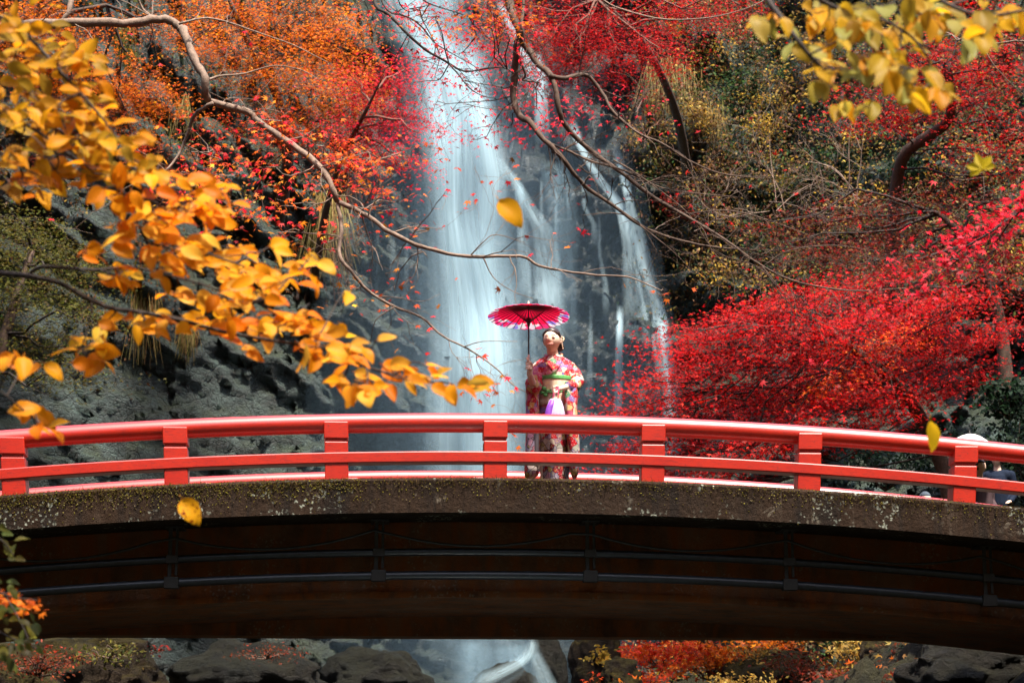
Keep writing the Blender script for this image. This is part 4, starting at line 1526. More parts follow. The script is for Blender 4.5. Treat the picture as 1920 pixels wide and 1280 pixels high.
SH = [
    ('yellow_shrub', 'yellow leaved sprig at the top of the right slope', 1265, 62, 26, 24, 'yellow', 110, .10), ('yellow_shrub', 'yellow shrub beside the long hanging tussock', 1320, 105, 35, 20, 'yellow', 110, .09),
    ('ochre_shrub', 'ochre shrub midway down the right slope below the tussock', 1310, 215, 45, 35, 'ochre', 420, .09), ('green_shrub', 'fresh green fern bush on the right slope', 1395, 165, 45, 40, 'green', 520, .10),
    ('yellow_shrub', 'golden yellow shrub in the middle of the right slope', 1455, 235, 60, 30, 'yellow', 420, .085), ('yellow_shrub', 'golden yellow shrub under the green fern bush', 1430, 190, 45, 18, 'yellow', 220, .085),
    ('evergreen_shrub', 'dark glossy evergreen shrub left of the bent trunk', 1570, 320, 65, 45, 'dkgreen', 900, .14), ('evergreen_shrub', 'dark evergreen shrub right of the bent trunk', 1720, 320, 70, 40, 'dkgreen', 800, .13),
    ('evergreen_shrub', 'dark evergreen shrub below the middle of the right slope', 1440, 390, 70, 35, 'dkgreen', 700, .10), ('yellow_shrub', 'flat yellow spray beneath the upper right red maple', 1615, 258, 55, 6, 'yellow', 150, .09),
    ('olive_shrub', 'olive shrub above the dull red maple', 1700, 365, 60, 25, 'olive', 420, .10), ('olive_shrub', 'olive shrub left of centre on the right slope', 1250, 300, 55, 35, 'olive', 420, .08),
    ('brown_shrub', 'reddish brown shrub below the hanging tussock', 1230, 205, 45, 40, 'rust', 520, .08), ('brown_shrub', 'brown shrub at the foot of the right slope', 1340, 330, 70, 40, 'brown', 620, .09),
    ('red_shrub', 'small red leaved shrub on the rocks right of the thin cascades', 1290, 385, 60, 30, 'dullred', 420, .07), ('olive_shrub', 'olive shrub between the bare branches', 1500, 340, 60, 30, 'olive', 420, .09),
    ('green_shrub', 'green sprig under the top right corner leaves', 1480, 130, 40, 20, 'green', 180, .09), ('ochre_shrub', 'ochre shrub at the left rim of the right slope', 1195, 255, 40, 25, 'ochre', 200, .07),
    ('rust_shrub', 'rust brown shrub along the left of the waterfall', 640, 250, 60, 60, 'rust', 620, .07), ('rust_shrub', 'rust brown shrub below the crimson maple', 615, 420, 60, 60, 'rust', 520, .07),
    ('rust_shrub', 'rust orange shrub behind the left beech leaves', 300, 340, 70, 40, 'rust', 420, .08), ('red_shrub', 'red leaved shrub near the pale rock on the left', 270, 290, 50, 25, 'redorange', 260, .07),
    ('evergreen_shrub', 'dark evergreen shrub at the right edge above the handrail', 1890, 745, 60, 40, 'dkgreen', 620, .11, 27.0), ('evergreen_shrub', 'dark shrub behind the walkers at the right end', 1800, 850, 110, 60, 'dkgreen', 1300, .11, 33.5),
    ('evergreen_shrub', 'dark shrub filling the right edge behind the walkers', 1930, 850, 70, 90, 'dkgreen', 1300, .11, 32.5), ('evergreen_shrub', 'dark shrub under the big red maple beside the walkers', 1660, 870, 90, 50, 'dkgreen', 900, .10, 33.5),
    ('orange_shrub', 'orange maple bush under the bridge right of the water', 1235, 1225, 85, 24, 'redorange', 900, .075, 31), ('orange_shrub', 'orange maple bush under the bridge further right', 1330, 1240, 80, 34, 'orange', 900, .075, 31.5),
    ('orange_shrub', 'low orange bush at the bottom edge under the bridge', 1190, 1275, 80, 18, 'redorange', 420, .07, 29), ('ochre_shrub', 'ochre bush under the bridge among the right rocks', 1420, 1240, 60, 35, 'ochre', 520, .07, 31),
    ('yellow_shrub', 'yellow fern spray on the rock under the bridge', 1135, 1232, 22, 20, 'yellow', 90, .09, 29), ('yellow_shrub', 'yellow green bush beside the grey boulder under the bridge', 1600, 1230, 55, 35, 'ochre', 420, .08, 27),
    ('olive_shrub', 'low olive growth on the mossy boulder at the lower left', 205, 1222, 70, 12, 'olive', 320, .05, 23.0), ('rust_shrub', 'rusty brown bush at the lower left corner', 70, 1240, 80, 26, 'rust', 620, .05, 22.4),
    ('rust_shrub', 'thin rusty growth on the dark rock under the left of the bridge', 500, 1222, 80, 12, 'rust', 220, .05, 33.5),
    ('evergreen_shrub', 'dark green bush under the right end of the bridge', 1730, 1250, 60, 40, 'dkgreen', 620, .08, 25), ('rust_shrub', 'rusty brown bush in front of the pale grey boulder', 1560, 1275, 60, 22, 'rust', 420, .07, 26),
    ('orange_shrub', 'loose orange bush against the girder under the bridge', 1440, 1210, 70, 14, 'orange', 420, .07, 33), ('ochre_shrub', 'ochre bush at the bottom edge right of the orange bushes', 1390, 1282, 60, 20, 'ochre', 420, .07, 28),
    ('rust_shrub', 'dark rusty bush under the bridge on the right bank', 1500, 1250, 70, 40, 'rust', 520, .07, 29), ('rust_shrub', 'small red sprig under the bridge on the left rocks', 275, 1215, 45, 12, 'dullred', 90, .07, 30),
]
for a in SH:
    a = list(a)
    shape = 'maple3' if a[0] in ('orange_shrub', 'red_shrub') else 'oval'
    shrub(a[0], a[1], a[2], a[3], a[4], a[5], a[6], a[7], a[8], a[9] if len(a) > 9 else None, shape)


def bare_shrub(label, px, py, Y, n, L, bark, lean=(0, -.1, 1)):
    base = P(px, py, Y)
    th = thing('bare_shrub', label, 'shrub', base, 'leafless shrubs on the slopes')
    b = MB()
    tips = []
    for i in range(n):
        d = norm(np.array(lean) + rng.normal(size=3) * .55)
        sprout(b, base + rng.normal(size=3) * .12, d, L * rng.uniform(.5, 1.0), .012, 3, tips, .5, -.1)
    b.build('twigs', bark, th, True)['kind'] = 'stuff'


for a in [('leafless pale shrub at the left of the right slope', 1310, 420, 40, 7, 1.5, 'bark_pale', (.3, 0, 1)), ('leafless pale shrub in the middle of the right slope', 1450, 400, 38, 8, 1.6, 'bark_pale', (.2, 0, .8)),
          ('leafless reddish shrub beside the hanging tussock', 1210, 260, 46, 7, 1.5, 'twig_red', (.1, 0, 1)), ('leafless pale shrub left of the bent trunk', 1600, 380, 35, 8, 1.4, 'bark_pale', (-.2, 0, .8)),
          ('leafless reddish shrub left of the waterfall', 620, 340, 42, 8, 1.6, 'twig_red', (-.1, 0, 1)), ('leafless reddish shrub under the orange maples', 480, 70, 42, 7, 1.4, 'twig_red', (.3, 0, .4)),
          ('leafless brown shrub behind the yellow beech leaves', 300, 440, 40, 6, 1.3, 'twig_red', (0, 0, 1)), ('leafless pale shrub above the right edge', 1850, 330, 33, 7, 1.3, 'bark_pale', (-.5, 0, .6))]:
    bare_shrub(*a)


def boulder(label, px, py, hw, hh, Y, material='boulder_rock', seed=0, dep=1.0):
    m_ = Y / F
    c = P(px, py, Y)
    bm = bmesh.new()
    bmesh.ops.create_icosphere(bm, subdivisions=5, radius=1.0)
    v = np.array([q_.co[:] for q_ in bm.verts])
    r = 1 + .30 * fbm(v * 1.1 + seed * 9.1, 3) + .10 * ridged(v * 2.4 + seed, 3)
    cv_, ce_ = cells(v[:, 0] * 1.6 + v[:, 1], v[:, 2] * 1.6 + seed * 3.3, 9)
    r += (cv_ - .5) * .22
    v = v * r[:, None] * np.array([hw * m_, hw * m_ * dep, hh * m_])
    for q_, p in zip(bm.verts, v):
        q_.co = p
    me = bpy.data.meshes.new('boulder')
    bm.to_mesh(me)
    bm.free()
    me.polygons.foreach_set('use_smooth', np.ones(len(me.polygons), bool))
    o = link('boulder', me, material, None, c)
    tag(o, label, 'boulder', 'boulders in the stream bed')


boulder('mossy brown boulder under the left end of the bridge', 175, 1290, 130, 85, 24, 'boulder_rock', 1)
boulder('brown boulder at the bottom left corner', -10, 1310, 110, 90, 23, 'boulder_rock', 2)
boulder('upright grey boulder right of the water under the bridge', 1115, 1255, 45, 70, 30.5, 'boulder_rock', 3)
boulder('round grey boulder at the bottom right of the water', 1165, 1285, 36, 40, 28.5, 'boulder_rock', 4)
boulder('pale grey boulder beside the dark right bank', 1668, 1240, 48, 50, 26, 'boulder_rock', 5)
boulder('grey boulder tucked under the girder on the right', 1705, 1205, 30, 26, 27, 'boulder_rock', 6)
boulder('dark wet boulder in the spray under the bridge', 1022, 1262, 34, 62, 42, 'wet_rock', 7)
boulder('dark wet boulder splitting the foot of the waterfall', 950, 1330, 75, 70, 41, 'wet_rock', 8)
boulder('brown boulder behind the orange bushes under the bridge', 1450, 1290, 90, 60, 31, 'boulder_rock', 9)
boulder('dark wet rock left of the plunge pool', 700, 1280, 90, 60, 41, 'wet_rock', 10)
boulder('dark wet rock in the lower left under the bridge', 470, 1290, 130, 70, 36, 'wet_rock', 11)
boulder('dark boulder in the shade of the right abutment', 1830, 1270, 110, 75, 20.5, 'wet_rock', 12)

n = 16000
lx = rng.uniform(-8, 8, n)
ly = rng.uniform(21, 40, n)
i_ = np.clip(np.searchsorted(bx, lx), 0, len(bx) - 1)
j_ = np.clip(np.searchsorted(by, ly), 0, len(by) - 1)
keep = (np.abs(lx - (0.3 - 0.02 * (ly - 16))) > 1.3) & (rng.random(n) < np.where(lx > 0, 1, .45))
lx, ly, lz = lx[keep], ly[keep], bed[j_, i_][keep] + .03
n = len(lx)
ll = link('leaf_litter', leaves_mesh('leaf_litter', np.stack([lx, ly, lz], 1), rng.normal(size=(n, 3)) * .5 + np.array([0, -.5, .9]), rng.normal(size=(n, 3)), rng.uniform(.04, .085, n),
                                     np.concatenate([pick(PAL['rust'], n // 2), pick(PAL['orange'] + PAL['ochre'] + PAL['brown'], n - n // 2)])[rng.permutation(n)], 'maple3', np.zeros(3)), 'leaf')
tag(ll, 'fallen autumn leaves strewn over the stream bed rocks', None, None, 'stuff')

# water breaking over the lowest rocks
def free_sheet(name, material, levels, parent, Y, nu=12, edge=1.5, seed=0, base=1.0, sub=10):
    L = np.array(levels, float)
    t = np.linspace(0, len(L) - 1, sub * (len(L) - 1) + 1)
    k = np.arange(len(L))
    a = np.stack([np.interp(t, k, L[:, j]) for j in range(4)], 1)
    for _ in range(40):
        a[1:-1] = .25 * a[:-2] + .5 * a[1:-1] + .25 * a[2:]
    V = np.zeros((len(t), nu, 3))
    us = np.linspace(0, 1, nu)
    for j in range(len(t)):
        for i, u in enumerate(us):
            V[j, i] = P(a[j, 0] + (a[j, 2] - a[j, 0]) * u, a[j, 1] + (a[j, 3] - a[j, 1]) * u, Y - .25 * math.sin(math.pi * u) - .4 * j / len(t))
    U = np.broadcast_to(us, (len(t), nu))
    ln = np.cumsum(np.r_[0, np.linalg.norm(np.diff(V[:, nu // 2], axis=0), axis=1)])
    uv = np.stack([U * .5 + seed * 2.3, np.broadcast_to(-ln[:, None], U.shape) + seed * 5], -1)
    tt = np.linspace(0, 1, len(t))[:, None]
    d = np.clip(1 - np.abs(2 * U - 1) ** edge, 0, 1) * np.clip(tt / .12, 0, 1) * np.clip((1 - tt) / .15, 0, 1) * base
    idx = np.arange(V.shape[0] * nu).reshape(V.shape[0], nu)
    q = np.stack([idx[:-1, :-1], idx[:-1, 1:], idx[1:, 1:], idx[1:, :-1]], -1).reshape(-1, 4)
    o = ORG[parent.name]
    return link(name, mesh_np(name, V.reshape(-1, 3) - o, q, None, None, uv.reshape(-1, 2), d.ravel(), True), material, parent, o)


cas = thing('cascade', 'small foaming cascade over wet rocks below the bridge', 'cascade', P(960, 1300, 40.5))
free_sheet('water_thread', 'silk_thread', [(985, 1190, 1012, 1196), (984, 1215, 1014, 1228), (970, 1232, 1000, 1256), (925, 1248, 955, 1286), (880, 1268, 905, 1320)], cas, 40.2, seed=31, base=.75)
free_sheet('water_thread', 'silk_thread', [(975, 1225, 1010, 1215), (985, 1248, 1026, 1240), (992, 1278, 1044, 1272), (995, 1315, 1060, 1308)], cas, 40.2, seed=32, base=.55)
free_sheet('water_thread', 'silk_veil', [(850, 1200, 920, 1200), (840, 1240, 930, 1240), (830, 1300, 940, 1300)], cas, 41.0, seed=33)
free_sheet('water_thread', 'silk_veil', [(905, 1210, 1010, 1200), (880, 1250, 1030, 1245), (860, 1300, 1050, 1300)], cas, 41.6, seed=34)

# ------------------------------------------------------------------ foreground beech branches: every leaf its own piece
def beech_leaf(name, var, lobed=False):
    """ovate leaf, 1 unit long, folded along the midrib, with a petiole"""
    st_ = np.linspace(0, 1, 9)
    wd = 0.30 * np.sin(math.pi * st_ ** 0.82) ** .75 * (1 - .18 * st_)
    wd[0] = .012
    wd[-1] = .004
    if lobed:
        wd = np.interp(st_, [0, .15, .3, .42, .52, .66, .8, 1], [.02, .42, .30, .52, .33, .40, .18, .01])
    if var == 2:
        wd *= 1.18
    vs, fs = [], []
    for i, (t, w) in enumerate(zip(st_, wd)):
        bend = -.16 * t * t if var != 1 else .10 * t - .22 * t * t
        ser = 1 + .05 * (i % 2)
        for k, a in enumerate((-1, -.5, 0, .5, 1)):
            fold = .30 * abs(a) * w + .03 * math.sin(5 * t + var * 2 + a * 2)
            vs.append((a * w * ser, t, bend + fold))
    for i in range(8):
        for k in range(4):
            fs.append((i * 5 + k, i * 5 + k + 1, i * 5 + k + 6, i * 5 + k + 5))
    me = bpy.data.meshes.new(name)
    b = MB()
    b.add(vs, fs)
    b.tube([(0, -.16, .03), (0, -.06, .0), (0, .03, .0)], .010, 4)
    me = b.mesh(name, smooth=True)
    me.materials.append(M['beech_leaf'])
    return me


LM = [beech_leaf('leaf', k) for k in range(3)]


def place_leaf(parent, me, c, nrm, dr, size, col, name='leaf'):
    o = bpy.data.objects.new(name, me)
    COL.objects.link(o)
    nrm = norm(np.array(nrm))
    dr = norm(dr - nrm * np.dot(dr, nrm))
    sd = np.cross(dr, nrm)
    m_ = Matrix(((sd[0], dr[0], nrm[0], 0), (sd[1], dr[1], nrm[1], 0), (sd[2], dr[2], nrm[2], 0), (0, 0, 0, 1)))
    w = np.array(c, float)
    if parent is not None:
        o.parent = parent
        w = w - ORG[parent.name]
    o.matrix_basis = Matrix.Translation(w) @ m_ @ Matrix.Scale(size, 4)
    o.color = (*col, 1)
    return o


OR_ = [(.86, .34, .008), (.84, .27, .006), (.88, .40, .014), (.78, .19, .006), (.88, .46, .05)]
YO_ = [(.58, .29, .010), (.46, .27, .018), (.70, .25, .008), (.34, .23, .025), (.72, .30, .008)]
TG_ = [(.62, .36, .012), (.50, .32, .02), (.66, .27, .008), (.30, .28, .04), (.34, .36, .10), (.70, .34, .010)]


def beech(label, stems, clusters, Y, palette, size, hang=0.0, drift=(.8, -.2, -.25), dens=1.0):
    base = P(stems[0][0][0][0], stems[0][0][0][1], Y)
    th = thing('beech_branch', label, 'branch', base)
    sp = []
    for k, (pp, r0, r1) in enumerate(stems):
        path = smooth_path(px_path(pp, Y, r0, r1, .06), 4)
        b = MB()
        b.tube([p for p, r in path], [r for p, r in path], 6)
        b.build('stem', 'bark_dark', th, True)
        sp += [p for p, r in path]
    sp = np.array(sp)
    tw = MB()
    for (px, py, sx, sy, n) in clusters:
        hub = P(px, py, Y + rng.uniform(-.25, .25))
        src = sp[int(np.argmin(np.linalg.norm(sp - hub, axis=1)))]
        tw.tube(jitter_path(src, hub, 4, .05), [.0032, .0028, .0024, .002, .0016], 4, False)
        for i in range(int(n * dens + .5)):
            c = P(px + np.clip(rng.normal(), -1.7, 1.7) * sx * .62, py + np.clip(rng.normal(), -1.7, 1.7) * sy * .62, hub[1] + rng.normal() * .12)
            d = np.array(drift) + rng.normal(size=3) * np.array([.7, .5, .32]) + np.array([0, 0, -hang])
            nr = np.array([0, -.75, .65]) + rng.normal(size=3) * np.array([.45, .40, .45])
            col = pick(palette, 1, .14)[0]
            place_leaf(th, LM[rng.integers(0, 3)], c, nr, d, size * rng.uniform(.72, 1.15), np.clip(col, 0, .9))
            if rng.random() < .5:
                tw.tube(jitter_path(hub, c, 2, .08), [.0016, .0013, .001], 3, False)
    tw.build('twigs', 'bark_dark', th, True)['kind'] = 'stuff'
    return th


beech('olive yellow beech branch hanging down the left edge', [
    ([(-80, 150), (0, 205), (60, 240), (110, 275), (160, 310)], .006, .003), ([(-80, -10), (30, 50), (110, 130), (190, 220), (250, 300)], .006, .002), ([(-60, 250), (20, 300), (90, 340)], .004, .002)],
    [(40, 40, 55, 28, 9), (45, 85, 65, 26, 13), (100, 120, 70, 26, 16), (55, 170, 55, 26, 12), (135, 165, 45, 36, 13), (30, 225, 45, 26, 9), (115, 225, 60, 22, 14), (175, 235, 40, 28, 11), (55, 275, 45, 22, 9), (130, 283, 55, 22, 13),
     (200, 262, 30, 28, 8), (230, 300, 45, 18, 9), (105, 318, 55, 18, 9), (205, 330, 55, 22, 12), (50, 345, 40, 16, 5), (285, 325, 40, 18, 7), (20, 120, 40, 30, 7), (10, 300, 30, 30, 5), (150, 115, 25, 20, 4), (250, 260, 20, 15, 3)],
    5.2, YO_, .060, dens=1.5)
beech('sunlit orange beech branch in the middle of the left half', [
    ([(60, 250), (160, 310), (230, 360), (300, 420), (380, 470), (460, 500)], .006, .002), ([(160, 310), (260, 340), (340, 355), (410, 365)], .004, .002)],
    [(240, 365, 50, 22, 10), (330, 345, 45, 18, 8), (330, 390, 60, 22, 15), (400, 365, 35, 18, 7), (278, 425, 65, 22, 14), (390, 402, 25, 18, 5), (300, 460, 85, 20, 17), (72, 340, 50, 14, 5), (70, 355, 30, 20, 4), (505, 463, 20, 5, 2)],
    5.5, OR_, .062, dens=1.5)
beech('lowest orange beech branch reaching from the left edge to the woman', [
    ([(-120, 500), (0, 512), (50, 517), (110, 530), (160, 557), (205, 577), (260, 585), (340, 600), (420, 622), (520, 640), (610, 655), (690, 688), (740, 702), (800, 716)], .009, .0025),
    ([(50, 517), (72, 502), (100, 500), (170, 506), (250, 502), (330, 520), (400, 540), (470, 570)], .006, .002)],
    [(218, 518, 28, 18, 7), (380, 478, 85, 24, 24), (300, 500, 55, 18, 11), (440, 510, 55, 20, 17), (480, 548, 55, 22, 15), (415, 560, 45, 18, 9), (330, 558, 38, 12, 5), (556, 513, 36, 20, 10), (582, 482, 14, 8, 2), (270, 600, 55, 10, 8), (360, 600, 65, 16, 17), (450, 610, 55, 18, 16), (540, 600, 50, 18, 13), (600, 625, 45, 18, 12), (640, 662, 38, 22, 12), (590, 650, 28, 14, 6), (458, 656, 24, 12, 3), (690, 722, 38, 18, 10), (640, 712, 36, 14, 7), (740, 688, 28, 12, 4), (782, 712, 38, 8, 7), (852, 720, 40, 5, 6), (800, 688, 6, 14, 2), (704, 638, 5, 5, 1), (155, 472, 28, 8, 3), (150, 655, 42, 24, 11), (190, 610, 8, 14, 3), (648, 549, 10, 5, 1)],
    5.6, OR_, .062, dens=1.3)
beech('small orange beech sprig above the left end of the handrail', [
    ([(-100, 690), (-20, 720), (40, 765), (80, 800)], .004, .0015)],
    [(30, 665, 28, 7, 4), (72, 676, 12, 8, 2), (55, 770, 36, 10, 6), (68, 802, 24, 10, 4)], 5.2, OR_[:4], .070)
beech('yellow green beech branch in the upper right corner', [
    ([(1405, -60), (1440, 0), (1470, 40), (1495, 75), (1525, 112), (1560, 138), (1600, 147), (1660, 143)], .007, .003), ([(1500, -20), (1580, 20), (1660, 40), (1720, 80), (1760, 150)], .005, .002), ([(1700, -40), (1780, 10), (1850, 30), (1920, 20)], .006, .003)],
    [(1450, 35, 28, 16, 6), (1540, 25, 38, 22, 9), (1610, 50, 45, 28, 13), (1690, 65, 45, 30, 13), (1735, 25, 50, 22, 11), (1815, 45, 28, 24, 8), (1880, 25, 35, 26, 11), (1530, 92, 26, 14, 5), (1565, 130, 34, 14, 7), (1640, 118, 45, 20, 11),
     (1700, 128, 38, 20, 10), (1722, 165, 36, 18, 8), (1760, 175, 12, 18, 3), (1578, 190, 8, 14, 3), (1632, 195, 14, 12, 3), (1818, 90, 8, 8, 1), (1545, 150, 14, 6, 3), (1660, 10, 80, 20, 10), (1480, 75, 14, 10, 2)],
    4.6, TG_, .064, .9, (.2, -.2, -.4), 1.4)

# sprig of green leaves at the lower left corner
th = thing('green_sprig', 'dark green leafy sprig with orange maple tips at the lower left edge', 'branch', P(-30, 1110, 6.0))
b = MB()
paths = []
for pp in ([(-60, 980), (0, 1010), (25, 1040)], [(-60, 1070), (-5, 1100), (30, 1150), (55, 1200)], [(-60, 1150), (10, 1190), (70, 1215)], [(-60, 1080), (10, 1115), (70, 1125)]):
    path = smooth_path(px_path(pp, 6.0, .004, .0015, .04), 4)
    b.tube([p for p, r in path], [r for p, r in path], 5, False)
b.build('stems', 'bark_dark', th, True)['kind'] = 'stuff'
for (px, py, sx, sy, n) in [(5, 1000, 12, 14, 5), (20, 1040, 18, 10, 4), (10, 1090, 14, 10, 4), (20, 1155, 22, 14, 8), (55, 1165, 12, 8, 3), (15, 1200, 24, 14, 9), (55, 1205, 16, 8, 5), (8, 1235, 14, 10, 4)]:
    for i in range(n):
        place_leaf(th, LM[rng.integers(0, 3)], P(px + rng.normal() * sx * .7, py + rng.normal() * sy * .7, 6 + rng.normal() * .08), np.array([0, -.6, .7]) + rng.normal(size=3) * .4,
                   np.array([.7, -.2, -.4]) + rng.normal(size=3) * .5, rng.uniform(.03, .048), pick(PAL['green'] + [(.12, .13, .02)], 1)[0])
n = 150
c = np.array([P(px, py, 6.2) for px, py in zip(np.abs(rng.normal(size=n)) * 34 - 8, 1130 + rng.normal(size=n) * 8)]) + rng.normal(size=(n, 3)) * np.array([0, .1, 0])
f = link('maple_tips', leaves_mesh('maple_tips', c, rng.normal(size=(n, 3)) * .5 + np.array([0, -.5, .8]), rng.normal(size=(n, 3)), rng.uniform(.014, .024, n), pick(PAL['orange'], n), 'maple5', ORG[th.name]), 'leaf', th, ORG[th.name])
f['kind'] = 'stuff'

# leaves caught falling
def falling(label, px, py, Y, size, nrm, dr, col, me, material=None):
    if material:
        me = me.copy()
        me.materials.clear()
        me.materials.append(M[material])
    o = place_leaf(None, me, P(px, py, Y), np.array(nrm, float), np.array(dr, float), size, col, 'falling_leaf')
    tag(o, label, 'leaf', 'leaves falling through the air')


def lobed_leaf():
    T_, Q_ = palmate([-95, -50, 0, 50, 95], [.62, .80, .95, .80, .62], .52, .30)
    b = MB()
    b.add(T_, Q_.tolist())
    b.tube([(0, -.45, -.05), (0, -.2, .0), (0, .05, .0)], .014, 5)
    me = b.mesh('leaf')
    me.materials.append(M['beech_leaf'])
    return me


LOB = lobed_leaf()
falling('plain orange leaf falling before the waterfall above the parasol', 936, 375, 6.0, .105, (.1, -1, .25), (.62, -.1, -.72), (.80, .36, .01), LM[2])
falling('ragged yellow lobed leaf falling before the right slope', 1842, 318, 5.2, .056, (-.3, -1, .1), (-.35, -.05, 1.0), (.62, .46, .015), LOB)
falling('yellow leaf falling in front of the right handrail', 1745, 788, 5.6, .085, (.55, -.8, .15), (.05, -.1, -1), (.70, .42, .01), LM[0])
falling('brown spotted yellow leaf falling before the concrete edge', 341, 935, 5.6, .085, (.1, -1, .2), (.55, -.1, -.75), (.78, .36, .01), LM[2], 'spotted_leaf')
# ------------------------------------------------------------------ people
def remeshed(mb, name, voxel, org, smooth_it=4):
    me = mb.mesh(name + '_raw', org)
    ob = bpy.data.objects.new(name + '_raw', me)
    COL.objects.link(ob)
    r = ob.modifiers.new('r', 'REMESH')
    r.mode = 'VOXEL'
    r.voxel_size = voxel
    s_ = ob.modifiers.new('s', 'SMOOTH')
    s_.iterations = smooth_it
    s_.factor = .5
    dg = bpy.context.evaluated_depsgraph_get()
    out = bpy.data.meshes.new_from_object(ob.evaluated_get(dg))
    bpy.data.objects.remove(ob)
    bpy.data.meshes.remove(me)
    out.name = name
    out.polygons.foreach_set('use_smooth', np.ones(len(out.polygons), bool))
    return out


def capsule(mb, a, b, r0, r1, n=10):
    a, b = np.array(a, float), np.array(b, float)
    t = norm(b - a)
    pts_, rs = [], []
    for k in (-1, -.8, -.4, 0):
        pts_.append(a + t * r0 * k)
        rs.append(max(.0005, r0 * math.sqrt(max(0, 1 - k * k))))
    for k in (0, .4, .8, 1):
        pts_.append(b + t * r1 * k)
        rs.append(max(.0005, r1 * math.sqrt(max(0, 1 - k * k))))
    mb.tube(pts_, rs, n)


def head_pts(n=40, m=30):
    """head about the origin, face towards -y; 0.145 wide, 0.215 tall"""
    rings_ = []
    for j in range(1, m):
        ph = math.pi * j / m
        ring = []
        for k in range(n):
            a = 2 * math.pi * k / n
            d = np.array((math.sin(ph) * math.cos(a), math.sin(ph) * math.sin(a), -math.cos(ph)))
            x, y, z = d
            p = np.array([.074 * x, .092 * y, .108 * z])
            if z < 0:
                p[0] *= 1 - .42 * (-z) ** 1.5
                p[1] *= 1 - .10 * (-z)
                if y > 0:
                    p[1] *= 1 - .45 * (-z)
            front = max(0, -y)
            p[1] -= .0085 * front ** 8 * math.exp(-((z + .17) / .22) ** 2) * math.exp(-(x / .20) ** 2)      # nose
            p[1] -= .009 * front ** 4 * math.exp(-((z + .52) / .14) ** 2) * math.exp(-(x / .35) ** 2)       # mouth
            p[1] -= .010 * front ** 2 * math.exp(-((z + .90) / .2) ** 2) * math.exp(-(x / .4) ** 2)         # chin
            p[1] += .003 * front ** 2 * math.exp(-((z - .05) / .10) ** 2) * math.exp(-((abs(x) - .42) / .18) ** 2)   # sockets
            p[1] -= .004 * front ** 2 * math.exp(-((z + .22) / .16) ** 2) * math.exp(-((abs(x) - .5) / .2) ** 2)     # cheeks
            ring.append(p)
        rings_.append(ring)
    return rings_


def face_y(x, z):
    d = np.array([x / .074, 0, z / .108])
    y = -math.sqrt(max(.05, 1 - d[0] ** 2 - d[2] ** 2))
    return .092 * y


def add_head(mb, c, Rm, s=1.0):
    mb.rings([[np.array(c) + s * (Rm @ p) for p in r] for r in head_pts()])
    for sg in (-1, 1):
        capsule(mb, np.array(c) + s * (Rm @ np.array([sg * .073, .010, .006])), np.array(c) + s * (Rm @ np.array([sg * .070, .006, -.028])), .012 * s, .009 * s, 8)


def rotm(yaw, pitch, roll=0):
    return np.array(Euler((pitch, roll, yaw)).to_matrix())


def ell(cx, cy, cz, rx, ry, n=28, fold=0.0, ph=0.0, k=9, sq=1.0):
    out = []
    for i in range(n):
        a = 2 * math.pi * i / n
        f_ = 1 + fold * math.sin(k * a + ph)
        ca, sa = math.cos(a), math.sin(a)
        ca, sa = math.copysign(abs(ca) ** sq, ca), math.copysign(abs(sa) ** sq, sa)
        out.append(np.array((cx + rx * ca * f_, cy + ry * sa * f_, cz)))
    return out


YW = 17.5
W = lambda px, py, dy=0.0: P(px, py, YW + dy)
mW = YW / (F * .985)
deck_z = bp((1038 - 930) / 246, 1.5, ZC - .11)[2]
foot = W(1038, 940)
foot[2] = deck_z
wo = thing('person', 'woman in a flowered red kimono holding a pink parasol on the bridge', 'person', foot)
# body: one continuous figure under the clothes
b = MB()
hc = W(1035, 638, -.02)
HR = rotm(R_(-13), R_(-2), R_(-3))
add_head(b, hc, HR, .97)
capsule(b, hc + np.array([0, .02, -.07]), W(1038, 676, .03), .047, .054)
capsule(b, W(1020, 690, .03), W(1058, 690, .03), .06, .06)
capsule(b, W(1038, 700, .02), W(1038, 760, .02), .115, .11)
capsule(b, W(1038, 770, .02), W(1038, 800, .02), .12, .13)
for sg in (-1, 1):
    hip = W(1038 + sg * 15, 815, .02)
    knee = np.array([foot[0] + sg * .065, foot[1] + .0, deck_z + .44])
    ank = np.array([foot[0] + sg * .06, foot[1] + .02, deck_z + .075])
    capsule(b, hip, knee, .075, .052)
    capsule(b, knee, ank, .052, .036)
    capsule(b, ank, ank + np.array([sg * .01, -.13, -.04]), .036, .03)
# left arm of the picture: raised, hand closed on the shaft
SHX = 991
grip = W(SHX, 686, -.46)
el1, sh1, wr1 = W(1004, 733, -.20), W(1008, 688, .03), W(993, 700, -.425)
capsule(b, sh1, el1, .045, .038)
capsule(b, el1, wr1, .036, .025)
capsule(b, wr1, grip + np.array([.016, .022, .010]), .024, .024)
# right arm of the picture: elbow out, forearm across, hand holding the bag strings
el2, sh2, wr2 = W(1086, 718, -.02), W(1070, 688, .03), W(1059, 726, -.19)
hnd = W(1047, 729, -.235)
capsule(b, sh2, el2, .045, .038)
capsule(b, el2, wr2, .036, .025)
capsule(b, wr2, hnd, .022, .022)
# fingers round the shaft
for k in range(4):
    z = grip[2] + .030 - .019 * k
    c = np.array([grip[0], grip[1], z])
    angs = [R_(a) for a in (35, -20, -80, -140, -185)]
    pr = None
    for j, a in enumerate(angs):
        q_ = c + np.array([.022 * math.cos(a), .022 * math.sin(a), 0])
        if pr is not None:
            capsule(b, pr, q_, .0090 - .0006 * j, .0086 - .0006 * j, 7)
        pr = q_
th_pts = [grip + np.array(d) for d in ((.026, .006, .006), (.014, -.022, .026), (-.006, -.026, .044), (-.012, -.024, .060))]
for a_, c_ in zip(th_pts[:-1], th_pts[1:]):
    capsule(b, a_, c_, .0105, .0095, 7)
